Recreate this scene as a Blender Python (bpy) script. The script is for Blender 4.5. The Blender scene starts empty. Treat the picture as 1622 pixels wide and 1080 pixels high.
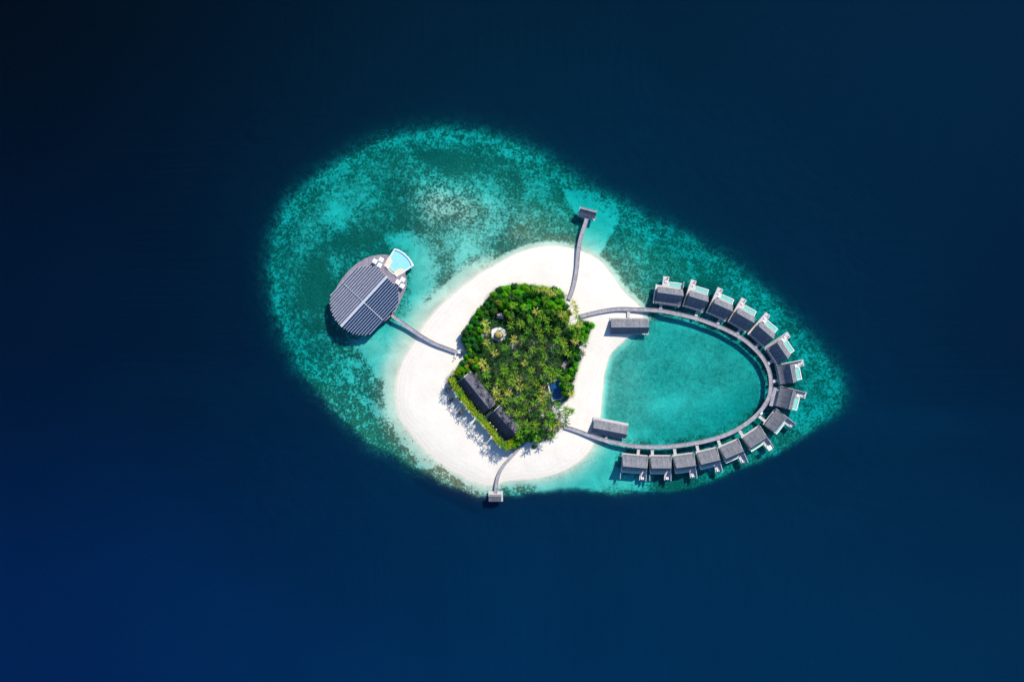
import bpy, math, random
import numpy as np
from mathutils import Vector, Matrix
random.seed(7); rng = np.random.default_rng(11)
SC = bpy.context.scene
# ------------------------------------------------------------------ camera, sky, sun, exposure
CAMH = 560.0; MPP = 0.5                      # drone height (m), metres per photo pixel at sea level
cam_d = bpy.data.cameras.new('camera'); cam = bpy.data.objects.new('camera', cam_d)
SC.collection.objects.link(cam); SC.camera = cam
cam.location = (0, 0, CAMH); cam.rotation_euler = (0, 0, 0)
cam_d.sensor_width = 36; cam_d.lens = 36*CAMH/811.0; cam_d.clip_start = 1; cam_d.clip_end = 12000
SUN_EL = math.radians(37); SUN_AZ = math.atan2(0.6, 0.8)      # clockwise from +Y
W = bpy.data.worlds.new('World'); SC.world = W; W.use_nodes = True
wn = W.node_tree.nodes; sky = wn.new('ShaderNodeTexSky'); sky.sky_type = 'NISHITA'; sky.sun_disc = False
sky.sun_elevation = SUN_EL; sky.sun_rotation = SUN_AZ; sky.air_density = 1.0; sky.dust_density = 0.0; sky.ozone_density = 9.0
W.node_tree.links.new(sky.outputs[0], wn['Background'].inputs[0]); wn['Background'].inputs[1].default_value = 0.125
sd = bpy.data.lights.new('sun', 'SUN'); sd.energy = 4.6; sd.angle = math.radians(0.5); sd.color = (1, 0.95, 0.86)
sun = bpy.data.objects.new('sun', sd); SC.collection.objects.link(sun); sun.location = (200, 260, 300)
sdir = Vector((math.cos(SUN_EL)*math.sin(SUN_AZ), math.cos(SUN_EL)*math.cos(SUN_AZ), math.sin(SUN_EL)))
sun.rotation_euler = sdir.to_track_quat('Z', 'Y').to_euler()
SC.view_settings.view_transform = 'Standard'; SC.view_settings.look = 'None'
SC.view_settings.exposure = 0.62; SC.view_settings.gamma = 1

# ------------------------------------------------------------------ helpers
def P(px, py, z=0.0):
    k = MPP*(CAMH - z)/CAMH
    return Vector(((px-811)*k, (540-py)*k, z))
def hexa(p, k=1): return tuple(p)

class MB:
    def __init__(s): s.v = []; s.f = []; s.m = []
    def add(s, vs, fs, mi=0):
        o = len(s.v); s.v += [tuple(v) for v in vs]; s.f += [tuple(i+o for i in f) for f in fs]; s.m += [mi]*len(fs); return s
    def box(s, x0, x1, y0, y1, z0, z1, M=None, mi=0):
        vs = [Vector(p) for p in ((x0,y0,z0),(x1,y0,z0),(x1,y1,z0),(x0,y1,z0),(x0,y0,z1),(x1,y0,z1),(x1,y1,z1),(x0,y1,z1))]
        if M: vs = [M @ v for v in vs]
        return s.add(vs, [(3,2,1,0),(4,5,6,7),(0,1,5,4),(1,2,6,5),(2,3,7,6),(3,0,4,7)], mi)
    def prism(s, pts, z0, z1, mi=0):          # pts counter-clockwise (x,y)
        a = sum(pts[i][0]*pts[(i+1)%len(pts)][1]-pts[(i+1)%len(pts)][0]*pts[i][1] for i in range(len(pts)))
        if a < 0: pts = pts[::-1]
        n = len(pts)
        vs = [(p[0],p[1],z0) for p in pts] + [(p[0],p[1],z1) for p in pts]
        return s.add(vs, [tuple(range(n-1,-1,-1)), tuple(range(n,2*n))] + [(i,(i+1)%n,(i+1)%n+n,i+n) for i in range(n)], mi)
    def tube(s, pts, radii, n=6, mi=0, cap=True):
        vs = []; fs = []
        for k, (p, r) in enumerate(zip(pts, radii)):
            p = Vector(p)
            d = (Vector(pts[min(k+1,len(pts)-1)]) - Vector(pts[max(k-1,0)])).normalized()
            a = d.orthogonal().normalized(); b = d.cross(a)
            vs += [p + a*(r*math.cos(t*2*math.pi/n)) + b*(r*math.sin(t*2*math.pi/n)) for t in range(n)]
        for k in range(len(pts)-1):
            fs += [(k*n+t, k*n+(t+1)%n, (k+1)*n+(t+1)%n, (k+1)*n+t) for t in range(n)]
        if cap: fs += [tuple(range(n-1,-1,-1)), tuple(range((len(pts)-1)*n, len(pts)*n))]
        return s.add(vs, fs, mi)
    def mesh(s, name, mats, smooth=False):
        me = bpy.data.meshes.new(name); me.from_pydata(s.v, [], s.f)
        for m in (mats if isinstance(mats, (list, tuple)) else [mats]): me.materials.append(m)
        me.polygons.foreach_set('material_index', s.m)
        if smooth: me.polygons.foreach_set('use_smooth', [True]*len(s.f))
        me.update(); return me

def link(name, data, parent=None, loc=(0,0,0), rz=0.0):
    o = bpy.data.objects.new(name, data); SC.collection.objects.link(o)
    if parent: o.parent = parent
    o.location = loc; o.rotation_euler = (0, 0, rz); return o
def part(name, mb, mat, parent, loc=(0,0,0), rz=0.0, smooth=False, label=None):
    o = link(name, mb.mesh(name, mat, smooth) if isinstance(mb, MB) else mb, parent, loc, rz)
    if label: o['label'] = label
    return o
def tag(o, label, cat, group=None, kind=None):
    o['label'] = label; o['category'] = cat
    if group: o['group'] = group
    if kind: o['kind'] = kind
    return o
def thing(name, label, cat, loc=(0,0,0), rz=0.0, group=None):
    return tag(link(name, None, None, loc, rz), label, cat, group)
def structure(o, label=None):
    o['kind'] = 'structure'
    if label: o['label'] = label
    return o
def copy_tree(o, parent=None):
    c = o.copy(); SC.collection.objects.link(c); c.parent = parent
    for ch in list(o.children): copy_tree(ch, c)
    return c

def catmull(pts, n=6, closed=False):
    out = []; N = len(pts); rngk = range(N if closed else N-1)
    for i in rngk:
        if closed: p = [pts[(i+k) % N] for k in (-1,0,1,2)]
        else: p = [pts[max(i-1,0)], pts[i], pts[i+1], pts[min(i+2,N-1)]]
        for k in range(n):
            t = k/n
            out.append(tuple(0.5*((2*p[1][c]) + (-p[0][c]+p[2][c])*t + (2*p[0][c]-5*p[1][c]+4*p[2][c]-p[3][c])*t*t + (-p[0][c]+3*p[1][c]-3*p[2][c]+p[3][c])*t**3) for c in (0,1)))
    if not closed: out.append(tuple(pts[-1]))
    return out

# ------------------------------------------------------------------ materials
def newmat(name):
    m = bpy.data.materials.new(name); m.use_nodes = True; return m, m.node_tree.nodes, m.node_tree.links
def mat(name, c1, c2=None, scale=0.5, rough=0.8, stretch=(1,1,1), detail=5, metal=0, spec=0.5, bump=0, rand=0.0, contrast=(0.35,0.65), planks=None, trans=0):
    m, N, L = newmat(name); b = N['Principled BSDF']; b.inputs['Roughness'].default_value = rough
    b.inputs['Metallic'].default_value = metal; b.inputs['Specular IOR Level'].default_value = spec
    if c2 is None: c2 = tuple(c*0.8 for c in c1)
    tc = N.new('ShaderNodeTexCoord'); mp = N.new('ShaderNodeMapping'); mp.inputs['Scale'].default_value = stretch
    L.new(tc.outputs['Object'], mp.inputs[0])
    no = N.new('ShaderNodeTexNoise'); no.inputs['Scale'].default_value = scale; no.inputs['Detail'].default_value = detail; no.inputs['Roughness'].default_value = 0.62
    L.new(mp.outputs[0], no.inputs['Vector'])
    mr = N.new('ShaderNodeMapRange'); mr.inputs[1].default_value = contrast[0]; mr.inputs[2].default_value = contrast[1]; L.new(no.outputs[0], mr.inputs[0])
    mx = N.new('ShaderNodeMix'); mx.data_type = 'RGBA'; mx.inputs[6].default_value = (*c1,1); mx.inputs[7].default_value = (*c2,1); L.new(mr.outputs[0], mx.inputs[0])
    out = mx.outputs[2]
    if planks:                       # (axis, board width, darkness of joint)
        sp = N.new('ShaderNodeSeparateXYZ'); L.new(tc.outputs['UV'] if planks[0] == 'UV' else tc.outputs['Object'], sp.inputs[0])
        dv = N.new('ShaderNodeMath'); dv.operation = 'DIVIDE'; dv.inputs[1].default_value = planks[1]; L.new(sp.outputs[{'X':0,'Y':1,'UV':1}[planks[0]]], dv.inputs[0])
        fl = N.new('ShaderNodeMath'); fl.operation = 'FLOOR'; L.new(dv.outputs[0], fl.inputs[0])
        wn_ = N.new('ShaderNodeTexWhiteNoise'); wn_.noise_dimensions = '1D'; L.new(fl.outputs[0], wn_.inputs['W'])
        m3 = N.new('ShaderNodeMapRange'); m3.inputs[3].default_value = 1-planks[2]; m3.inputs[4].default_value = 1+planks[2]*0.6; L.new(wn_.outputs[0], m3.inputs[0])
        hs2 = N.new('ShaderNodeHueSaturation'); L.new(out, hs2.inputs['Color']); L.new(m3.outputs[0], hs2.inputs['Value']); out = hs2.outputs[0]
    if rand:
        oi = N.new('ShaderNodeObjectInfo'); hs = N.new('ShaderNodeHueSaturation')
        m2 = N.new('ShaderNodeMapRange'); m2.inputs[3].default_value = 1-rand; m2.inputs[4].default_value = 1+rand; L.new(oi.outputs['Random'], m2.inputs[0])
        L.new(m2.outputs[0], hs.inputs['Value']); L.new(out, hs.inputs['Color'])
        ml = N.new('ShaderNodeMath'); ml.operation = 'MULTIPLY'; ml.inputs[1].default_value = 7.31; L.new(oi.outputs['Random'], ml.inputs[0])
        fr = N.new('ShaderNodeMath'); fr.operation = 'FRACT'; L.new(ml.outputs[0], fr.inputs[0])
        m4 = N.new('ShaderNodeMapRange'); m4.inputs[3].default_value = 0.5-rand*0.08; m4.inputs[4].default_value = 0.5+rand*0.06; L.new(fr.outputs[0], m4.inputs[0])
        L.new(m4.outputs[0], hs.inputs['Hue']); out = hs.outputs[0]
    L.new(out, b.inputs['Base Color'])
    if bump:
        bp = N.new('ShaderNodeBump'); bp.inputs['Strength'].default_value = bump; bp.inputs['Distance'].default_value = 0.1
        L.new(no.outputs[0], bp.inputs['Height']); L.new(bp.outputs[0], b.inputs['Normal'])
    if trans:
        tr = N.new('ShaderNodeBsdfTranslucent'); L.new(out, tr.inputs[0]); ms = N.new('ShaderNodeMixShader'); ms.inputs[0].default_value = trans
        L.new(b.outputs[0], ms.inputs[1]); L.new(tr.outputs[0], ms.inputs[2]); L.new(ms.outputs[0], N['Material Output'].inputs[0])
    return m

M = dict(
    shingle = mat('weathered_shingle', (0.080,0.086,0.106), (0.176,0.172,0.182), 0.45, 0.8, (1.6,0.5,1), 8, bump=0.3, planks=('X',0.6,0.16)),
    dark_shingle = mat('dark_shingle', (0.026,0.035,0.060), (0.12,0.108,0.125), 0.5, 0.85, (1,1,1), 8, bump=0.3, planks=('X',0.5,0.18)),
    ridge = mat('ridge_cap', (0.33,0.32,0.36), (0.24,0.23,0.27), 1.0, 0.7),
    plank = mat('grey_planks', (0.36,0.335,0.35), (0.24,0.225,0.24), 0.6, 0.85, detail=8, planks=('UV',1.2,0.16)),
    deck = mat('grey_deck', (0.40,0.37,0.39), (0.27,0.25,0.28), 0.5, 0.85, detail=7, planks=('Y',0.5,0.15)),
    deck_light = mat('pale_deck', (0.58,0.53,0.50), (0.44,0.41,0.40), 0.5, 0.85, planks=('Y',0.5,0.12)),
    oval = mat('oval_deck_boards', (0.29,0.25,0.29), (0.20,0.175,0.21), 0.3, 0.85, detail=7, planks=('X',0.8,0.2)),
    wall = mat('timber_wall', (0.30,0.26,0.24), (0.22,0.19,0.18), 0.8, 0.85),
    wall_white = mat('pale_render', (0.72,0.70,0.68), (0.60,0.58,0.57), 0.6, 0.8),
    white = mat('white_canvas', (0.82,0.80,0.78), (0.76,0.75,0.74), 1.0, 0.8),
    cream = mat('cream_stone', (0.70,0.60,0.45), (0.62,0.53,0.41), 0.7, 0.8),
    stilt = mat('stilt_concrete', (0.26,0.25,0.24), (0.18,0.18,0.17), 1.0, 0.9),
    pool = mat('pool_water', (0.24,0.58,0.62), (0.28,0.63,0.66), 0.4, 0.12),
    pool_green = mat('pool_water_green', (0.17,0.52,0.42), (0.22,0.58,0.47), 0.5, 0.12),
    pool_blue = mat('pool_water_blue', (0.005,0.05,0.16), (0.008,0.08,0.23), 0.25, 0.08),
    tile_blue = mat('pool_edge_tile', (0.02,0.10,0.20), (0.03,0.14,0.26), 1.0, 0.3),
    solar_grey = mat('louvre_grey', (0.075,0.09,0.155), (0.055,0.07,0.13), 0.35, 0.45, (1,1,1), 6),
    solar_navy = mat('solar_glass', (0.004,0.022,0.065), (0.008,0.032,0.085), 0.4, 0.3, detail=6),
    louvre = mat('pale_louvre', (0.34,0.335,0.355), (0.24,0.24,0.265), 0.5, 0.8),
    metal = mat('pale_metal', (0.50,0.52,0.57), (0.40,0.41,0.46), 0.8, 0.6),
    thatch_yellow = mat('yellow_thatch', (0.42,0.31,0.07), (0.28,0.24,0.08), 1.2, 0.9, bump=0.5, detail=8),
    thatch_dark = mat('dark_thatch', (0.07,0.06,0.05), (0.13,0.11,0.09), 2.0, 0.95, bump=0.5, detail=8),
    thatch_pink = mat('bleached_shingle', (0.36,0.29,0.28), (0.26,0.21,0.21), 1.2, 0.9),
    trunk = mat('palm_trunk', (0.13,0.105,0.08), (0.08,0.065,0.05), 2.0, 0.95, (1,1,4)),
    palm_a = mat('palm_frond_green', (0.03,0.13,0.010), (0.19,0.36,0.018), 1.1, 0.8, spec=0.12, rand=0.3, trans=0.1),
    palm_b = mat('palm_frond_gold', (0.14,0.22,0.015), (0.58,0.54,0.11), 1.1, 0.8, spec=0.12, rand=0.25, trans=0.1),
    palm_c = mat('palm_frond_dark', (0.010,0.050,0.012), (0.035,0.11,0.014), 1.1, 0.8, spec=0.12, rand=0.3, trans=0.1),
    palm_y = mat('palm_frond_bright', (0.10,0.20,0.004), (0.30,0.38,0.010), 1.1, 0.8, spec=0.12, rand=0.2, trans=0.1),
    palm_dry = mat('palm_frond_dry', (0.30,0.20,0.08), (0.20,0.13,0.05), 0.8, 0.8),
    leaf_a = mat('leaf_bright', (0.020,0.16,0.002), (0.095,0.40,0.003), 0.5, 0.8, spec=0.12, rand=0.3, trans=0.2, detail=8),
    leaf_b = mat('leaf_deep', (0.006,0.055,0.008), (0.022,0.14,0.010), 0.5, 0.8, spec=0.12, rand=0.35, trans=0.15, detail=8),
    leaf_y = mat('leaf_yellow', (0.11,0.18,0.01), (0.24,0.26,0.02), 0.5, 0.8, spec=0.12, rand=0.25, trans=0.2),
    dark = mat('dark_fitting', (0.03,0.03,0.035), (0.05,0.05,0.055), 1.0, 0.6),
    rubber = mat('tyre_rubber', (0.02,0.02,0.02), (0.03,0.03,0.03), 1.0, 0.9),
    glass = mat('dark_window', (0.02,0.03,0.04), (0.03,0.04,0.05), 1.0, 0.1),
)

# ------------------------------------------------------------------ outlines (photo pixels at sea level)
REEF = catmull([(700,206),(760,211),(815,228),(860,248),(903,277),(940,300),(985,324),(1040,350),(1100,382),(1150,412),(1195,447),(1240,488),(1275,524),(1305,558),(1328,590),(1338,620),(1330,648),(1300,672),(1260,695),(1210,721),(1160,742),(1110,763),(1060,772),(1000,774),(940,776),(890,776),(850,781),(810,787),(773,787),(738,779),(698,763),(659,744),(624,722),(592,707),(556,677),(518,638),(487,600),(460,556),(438,504),(427,450),(427,405),(434,365),(450,330),(474,303),(505,276),(551,246),(607,220),(655,209)], 3, True)
SHORE = catmull([(877,390),(912,396),(946,411),(969,437),(986,461),(1011,484),(1018,503),(996,533),(969,558),(959,585),(954,620),(951,655),(944,692),(930,718),(906,738),(869,753),(832,758),(797,761),(782,768),(758,764),(733,752),(708,738),(679,716),(657,691),(635,659),(629,622),(633,588),(647,558),(660,538),(674,514),(692,492),(716,469),(748,443),(776,425),(808,407),(840,395)], 3, True)
VEG = [(811,452),(845,453),(877,457),(892,465),(895,481),(897,490),(903,498),(897,511),(903,518),(926,509),(940,515),(932,531),(927,541),(916,548),(918,568),(914,585),(907,607),(906,625),(895,635),(872,640),(880,660),(893,675),(872,695),(850,700),(835,697),(812,712),(798,708),(785,692),(762,665),(740,640),(715,612),(708,601),(720,590),(735,570),(740,557),(731,540),(735,525),(748,507),(752,500),(770,480),(773,470),(785,460)]
BEDS = dict(
    jetty_sand=[(890,296),(925,303),(952,318),(984,341),(972,362),(960,388),(946,411),(925,402),(916,398),(919,365),(926,348),(912,334),(900,318)],
    west_sand=[(612,376),(650,366),(676,392),(694,425),(690,455),(672,490),(656,530),(636,575),(612,608),(585,596),(566,560),(548,548),(600,520),(640,500),(650,440),(640,400)],
    south_sand=[(795,764),(832,759),(885,750),(925,728),(945,702),(985,712),(975,735),(985,752),(1030,757),(1025,772),(940,776),(860,780),(820,784)],
    channel=[(660,738),(672,728),(690,728),(690,734),(676,746),(664,744)],
    coral_sw=[(520,545),(560,552),(590,590),(612,612),(608,640),(622,672),(650,706),(690,738),(728,772),(698,762),(657,744),(592,707),(556,677),(524,634),(505,585)],
    coral_s=[(664,744),(690,735),(712,749),(742,768),(775,783),(735,780),(698,765)],
    coral_s2=[(815,770),(832,767),(848,772),(846,782),(818,784)],
    olive_n=[(800,380),(830,330),(880,315),(915,345),(915,395),(880,388),(840,392)],
    olive_e=[(950,410),(965,385),(1010,372),(1080,400),(1110,440),(1040,455),(990,460),(970,435)],
    lagoon=[(1018,503),(1050,500),(1110,512),(1160,532),(1195,562),(1212,600),(1208,640),(1180,668),(1130,690),(1070,702),(1000,702),(958,694),(951,655),(959,585),(969,558),(996,533)],
)
def arr(poly): return np.array([( (x-811)*MPP, (540-y)*MPP ) for x, y in poly])
def sdf(poly, X, Y):                         # metres, positive inside
    A = arr(poly); B = np.roll(A, -1, 0); d = np.full(X.shape, 1e18); ins = np.zeros(X.shape, bool)
    for (ax, ay), (bx, by) in zip(A, B):
        ex, ey = bx-ax, by-ay; l = ex*ex+ey*ey + 1e-9
        t = np.clip(((X-ax)*ex+(Y-ay)*ey)/l, 0, 1); d = np.minimum(d, (X-ax-t*ex)**2+(Y-ay-t*ey)**2)
        if ay != by:
            c = ((ay > Y) != (by > Y)) & (X < (bx-ax)*(Y-ay)/(by-ay)+ax); ins ^= c
    d = np.sqrt(d); return np.where(ins, d, -d)
def vnoise(X, Y, cell, seed):
    r = np.random.default_rng(seed); T = r.random((256, 256))
    x = X/cell; y = Y/cell; i = np.floor(x).astype(int); j = np.floor(y).astype(int); fx = x-i; fy = y-j
    fx = fx*fx*(3-2*fx); fy = fy*fy*(3-2*fy); g = lambda a, b: T[a & 255, b & 255]
    return (g(i,j)*(1-fx)+g(i+1,j)*fx)*(1-fy)+(g(i,j+1)*(1-fx)+g(i+1,j+1)*fx)*fy
def fbm(X, Y, cell, seed, o=4):
    s = 0; a = 0.5; t = 0
    for k in range(o): s = s+a*vnoise(X, Y, cell/2**k, seed+k); t += a; a *= 0.55
    return s/t
def sstep(a, b, x):
    t = np.clip((x-a)/(b-a), 0, 1); return t*t*(3-2*t)

# ------------------------------------------------------------------ terrain: one sheet, sand island + reef + deep sea floor
def axis(a, b, st, far):
    c = list(np.arange(a, b+st*0.5, st)); s = st
    while c[-1] < far: s *= 1.35; c.append(c[-1]+s)
    s = st
    while c[0] > -far: s *= 1.35; c.insert(0, c[0]-s)
    return np.array(c)
gx = axis(-215, 285, 0.9, 2600); gy = axis(-140, 185, 0.9, 2600)
X, Y = np.meshgrid(gx, gy)
wob = (fbm(X, Y, 14, 3)-0.5)*6+(fbm(X, Y, 4.5, 31)-0.5)*5*sstep(700, 600, 540-Y/MPP)
dr = sdf(REEF, X, Y) + wob*0.8 - 1.5 + 4.0*sstep(640, 720, 540-Y/MPP)*sstep(900, 980, X/MPP+811); ds = sdf(SHORE, X, Y) + (fbm(X, Y, 9, 40)-0.5)*1.0
PX = X/MPP+811; PY = 540-Y/MPP
south = sstep(640, 700, PY)*sstep(630, 710, PX); sw = sstep(560, 640, PY)*sstep(760, 660, PX)
soft = 10.5*(1-south)*(1-sw)+3.0*south+7*sw*(1-south)       # how far the reef flat fades down the slope
deep = np.full(X.shape, 18.5)+(fbm(X, Y, 160, 9)-0.5)*1.0
east = sstep(930, 960, PX)*sstep(500, 530, PY)*sstep(700, 660, PY)
west = sstep(800, 740, PX)
out_s = -ds
d_in = (1.35+2.0*np.maximum(sstep(65, 12, dr), sstep(690, 600, PX)*sstep(560,480,PY))*(1-0.55*sw)*(1-0.5*south)+1.0*sstep(985,1060,PX)+(fbm(X, Y, 30, 20)-0.5)*0.9) + 0.9*sstep(22, 0, dr)*(1-south)*(1-sw)
ramp_w = 12*west+5*(1-west)
near = np.where(out_s < ramp_w, 0.55*(np.clip(out_s, 0, None)/ramp_w)**1.5, 0.55+(out_s-ramp_w)*0.13)
near_e = np.clip(out_s, 0, None)*0.42
near = near*(1-east)+near_e*east
d_in = d_in-0.7*sstep(-10, 10, sdf(BEDS['olive_n'], X, Y))-1.0*sstep(-10, 14, sdf(BEDS['olive_e'], X, Y)); d_in = np.clip(d_in-0.9*np.exp(-(((PX-705)/55)**2+((PY-325)/34)**2)), 0.7, None)
depth = np.minimum(d_in, np.clip(near, 0, None))
lag = sstep(-3, 6, sdf(BEDS['lagoon'], X, Y)); depth = depth*(1-lag)+np.minimum(depth, 3.4)*lag+lag*0.5*sstep(3, 12, out_s)
e_ = np.clip(-dr, 0, None); drop = depth+0.11*e_
drop_s = depth+0.10*e_
drop = drop*(1-np.maximum(south, sw*0.5))+drop_s*np.maximum(south, sw*0.5)
w_ = 0.5+0.5*np.tanh((drop-deep)/4.0); drop = drop*(1-w_)+deep*w_
depth = np.where(dr < 0, drop, depth)
edge = 1-np.exp(-e_/(soft*0.42))
edge = np.where(dr > 0, 0, edge)
land = np.clip(ds, 0, None); Z = np.where(ds > 0, 1.3*(1-np.exp(-land/9)) + (fbm(X,Y,12,77)-0.5)*0.25*sstep(4,12,ds), -depth)
sm = {k: sdf(v, X, Y) for k, v in BEDS.items()}
wj = (fbm(X, Y, 7, 55, 5)-0.5)*9
def soft_mask(k, w=4, j=1.0): return sstep(-w, w, sm[k]+wj*j)
# open-sea brightness painted into the deep bed: nine-point gradient, dark north-west, blue south
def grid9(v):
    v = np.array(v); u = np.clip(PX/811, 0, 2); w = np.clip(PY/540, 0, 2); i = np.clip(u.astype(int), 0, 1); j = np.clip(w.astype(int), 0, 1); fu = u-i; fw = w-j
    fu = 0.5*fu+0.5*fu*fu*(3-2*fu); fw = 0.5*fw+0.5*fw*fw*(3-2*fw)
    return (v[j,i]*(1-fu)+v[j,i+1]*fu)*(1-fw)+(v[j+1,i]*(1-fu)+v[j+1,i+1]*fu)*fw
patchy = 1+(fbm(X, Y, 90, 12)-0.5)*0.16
sea_tone_g = grid9([[.0030,.0110,.0165],[.0075,.0145,.0125],[.0165,.0235,.0265]])*patchy; sea_tone_b = grid9([[.0070,.0260,.0410],[.0270,.0360,.0370],[.0780,.0720,.0690]])*patchy
coral = 0.69+(fbm(X, Y, 20, 60)-0.5)*0.75 + (fbm(X, Y, 60, 66)-0.5)*0.3
contrast = np.full(X.shape, 0.38)
olive = np.clip(0.25+(fbm(X, Y, 40, 70)-0.5)*1.4, 0, 1)
def blend(a, v, m): return a*(1-m)+v*m
def blob(px, py, rx, ry, ang=0):
    dx = PX-px; dy = PY-py; c, s = math.cos(math.radians(ang)), math.sin(math.radians(ang))
    u = (dx*c+dy*s)/rx; v = (-dx*s+dy*c)/ry; return np.exp(-(u*u+v*v))
patch = blob(705,320,48,26,25)
contrast = blend(contrast, 1.0, patch); coral = blend(coral, 0.50, patch*0.8)
coral += 0.30*blob(690,250,60,16,10)+0.25*blob(640,300,28,30)-0.28*blob(790,330,18,50,10)-0.3*blob(700,385,60,20,-20)+0.3*blob(500,450,28,60,5)-0.25*blob(540,330,50,30,-35)-0.28*blob(740,400,38,16,-30)
coral += 0.55*blob(677,455,14,8,-30)+0.3*blob(860,375,50,16,-5)+0.25*blob(560,380,40,18,-35)-0.2*blob(470,400,18,50)
coral = blend(coral, 0.62, soft_mask('olive_n', 10)*0.8); olive = blend(olive, 1.0, soft_mask('olive_n', 12))
coral = blend(coral, 0.66, soft_mask('olive_e', 10)*0.8); olive = blend(olive, 0.85, soft_mask('olive_e', 12))
coral = blend(coral, 0.47+(fbm(X,Y,24,90)-0.5)*0.16-0.18*blob(1080,640,60,25,-10)-0.25*blob(1075,512,35,8,8)-0.15*blob(1000,690,40,10), lag); contrast = blend(contrast, 0.0, lag); olive *= 1-0.8*lag
for k, v, w, j in (('west_sand',0.10,7,0.8),('south_sand',0.06,5,0.7),('jetty_sand',0.06,2.5,0.25),('channel',0.0,1.5,0.3)):
    mk = soft_mask(k, w, j); coral = blend(coral, v, mk); contrast = blend(contrast, 0.35, mk); olive *= 1-mk
for k, v in (('coral_sw',0.79),('coral_s',0.80),('coral_s2',0.85)):
    mk = soft_mask(k, 3 if k != 'coral_sw' else 5, 0.9 if k != 'coral_s2' else 0.4); mk = mk*(1-soft_mask('channel', 1.5, 0.3))
    coral = blend(coral, v, mk); contrast = blend(contrast, 1.15, mk); olive = blend(olive, 0.35+1.3*(fbm(X,Y,22,95)-0.5)+0.5*sstep(640,690,PY), mk)
dk = sstep(30, 12, dr)*np.maximum(sw, sstep(530, 600, PY)*sstep(560, 500, PX)); coral = coral+0.16*dk; contrast = contrast+0.5*dk; olive = np.clip(olive+0.3*dk, 0, 1)
coral -= 0.6*(blob(548,598,18,12,30)+blob(585,640,25,8,25)+blob(545,575,20,8,0)+blob(640,695,14,6,50)+blob(600,655,18,7,40))
band = sstep(-17, -12, ds*1.0+wj*0.35)*west*sstep(-1,0.1,ds*0+0)  # smooth sand apron along the western shore
coral = blend(coral, 0.0, sstep(-13, -8, ds+wj*0.3)*west*(1-soft_mask('coral_s', 2, 0.8))); coral = blend(coral, 0.05, sstep(-6, -2, ds)*(1-west))
rim = sstep(20, 2, dr)*(1-south)*(1-sw); coral = blend(coral, 0.45, rim*0.5); contrast = blend(contrast, 0.75, rim)
coral = blend(coral, 0.5, sstep(0, -12, dr))
vegm = sstep(-3, 2.5, sdf(VEG, X, Y)+wj*0.3)
ny, nx = X.shape
verts = np.stack([X, Y, Z], -1).reshape(-1, 3)
idx = np.arange(nx*ny).reshape(ny, nx)
quads = np.stack([idx[:-1,:-1], idx[:-1,1:], idx[1:,1:], idx[1:,:-1]], -1).reshape(-1, 4)
me = bpy.data.meshes.new('sea_floor'); me.vertices.add(len(verts)); me.vertices.foreach_set('co', verts.ravel().astype(np.float32))
me.loops.add(quads.size); me.loops.foreach_set('vertex_index', quads.ravel().astype(np.int32))
me.polygons.add(len(quads)); me.polygons.foreach_set('loop_start', (np.arange(len(quads))*4).astype(np.int32))
me.polygons.foreach_set('loop_total', np.full(len(quads), 4, np.int32)); me.update(calc_edges=True); me.validate()
me.polygons.foreach_set('use_smooth', np.ones(len(quads), bool))
for nm, a in (('coral', coral), ('contrast', contrast), ('olive', olive), ('litter_shade', vegm), ('edge', edge), ('sea_tone_g', sea_tone_g), ('sea_tone_b', sea_tone_b)):
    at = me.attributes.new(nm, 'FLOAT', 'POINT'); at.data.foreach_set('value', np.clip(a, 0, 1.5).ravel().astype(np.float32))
m, N, L = newmat('reef_and_sand'); b = N['Principled BSDF']; b.inputs['Roughness'].default_value = 0.95; b.inputs['Specular IOR Level'].default_value = 0.1
def att(n):
    a = N.new('ShaderNodeAttribute'); a.attribute_name = n; return a.outputs['Fac']
def math_(op, a, b_=None, c=None):
    n = N.new('ShaderNodeMath'); n.operation = op
    for i, v in enumerate((a, b_, c)):
        if v is None: continue
        if isinstance(v, (int, float)): n.inputs[i].default_value = v
        else: L.new(v, n.inputs[i])
    return n.outputs[0]
def mixc(f, a, b_):
    n = N.new('ShaderNodeMix'); n.data_type = 'RGBA'
    if isinstance(f, (int, float)): n.inputs[0].default_value = f
    else: L.new(f, n.inputs[0])
    for i, v in ((6, a), (7, b_)):
        if isinstance(v, tuple): n.inputs[i].default_value = (*v, 1)
        else: L.new(v, n.inputs[i])
    return n.outputs[2]
def rmap(v, a, b_, c=0.0, d=1.0):
    n = N.new('ShaderNodeMapRange'); n.inputs[1].default_value = a; n.inputs[2].default_value = b_; n.inputs[3].default_value = c; n.inputs[4].default_value = d
    L.new(v, n.inputs[0]); return n.outputs[0]
geo = N.new('ShaderNodeNewGeometry'); sepz = N.new('ShaderNodeSeparateXYZ'); L.new(geo.outputs['Position'], sepz.inputs[0])
flat = N.new('ShaderNodeCombineXYZ'); L.new(sepz.outputs[0], flat.inputs[0]); L.new(sepz.outputs[1], flat.inputs[1])
def noise(sc, det=4, ro=0.6, dist=0.0):
    n = N.new('ShaderNodeTexNoise'); n.inputs['Scale'].default_value = sc; n.inputs['Detail'].default_value = det
    n.inputs['Roughness'].default_value = ro; n.inputs['Distortion'].default_value = dist; L.new(flat.outputs[0], n.inputs['Vector']); return n.outputs[0]
n1 = noise(0.55, 5, 0.72); n2 = noise(0.13, 4, 0.6, 0.6); n3 = noise(1.6, 2, 0.5); n4 = noise(0.3, 3, 0.55, 1.0)
nsum = math_('ADD', math_('ADD', math_('MULTIPLY', n1, 0.46), math_('MULTIPLY', n2, 0.24)), math_('MULTIPLY', n4, 0.30))
dev = math_('MULTIPLY', math_('SUBTRACT', nsum, 0.5), math_('MULTIPLY_ADD', att('contrast'), 12.0, 2.5))
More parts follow.
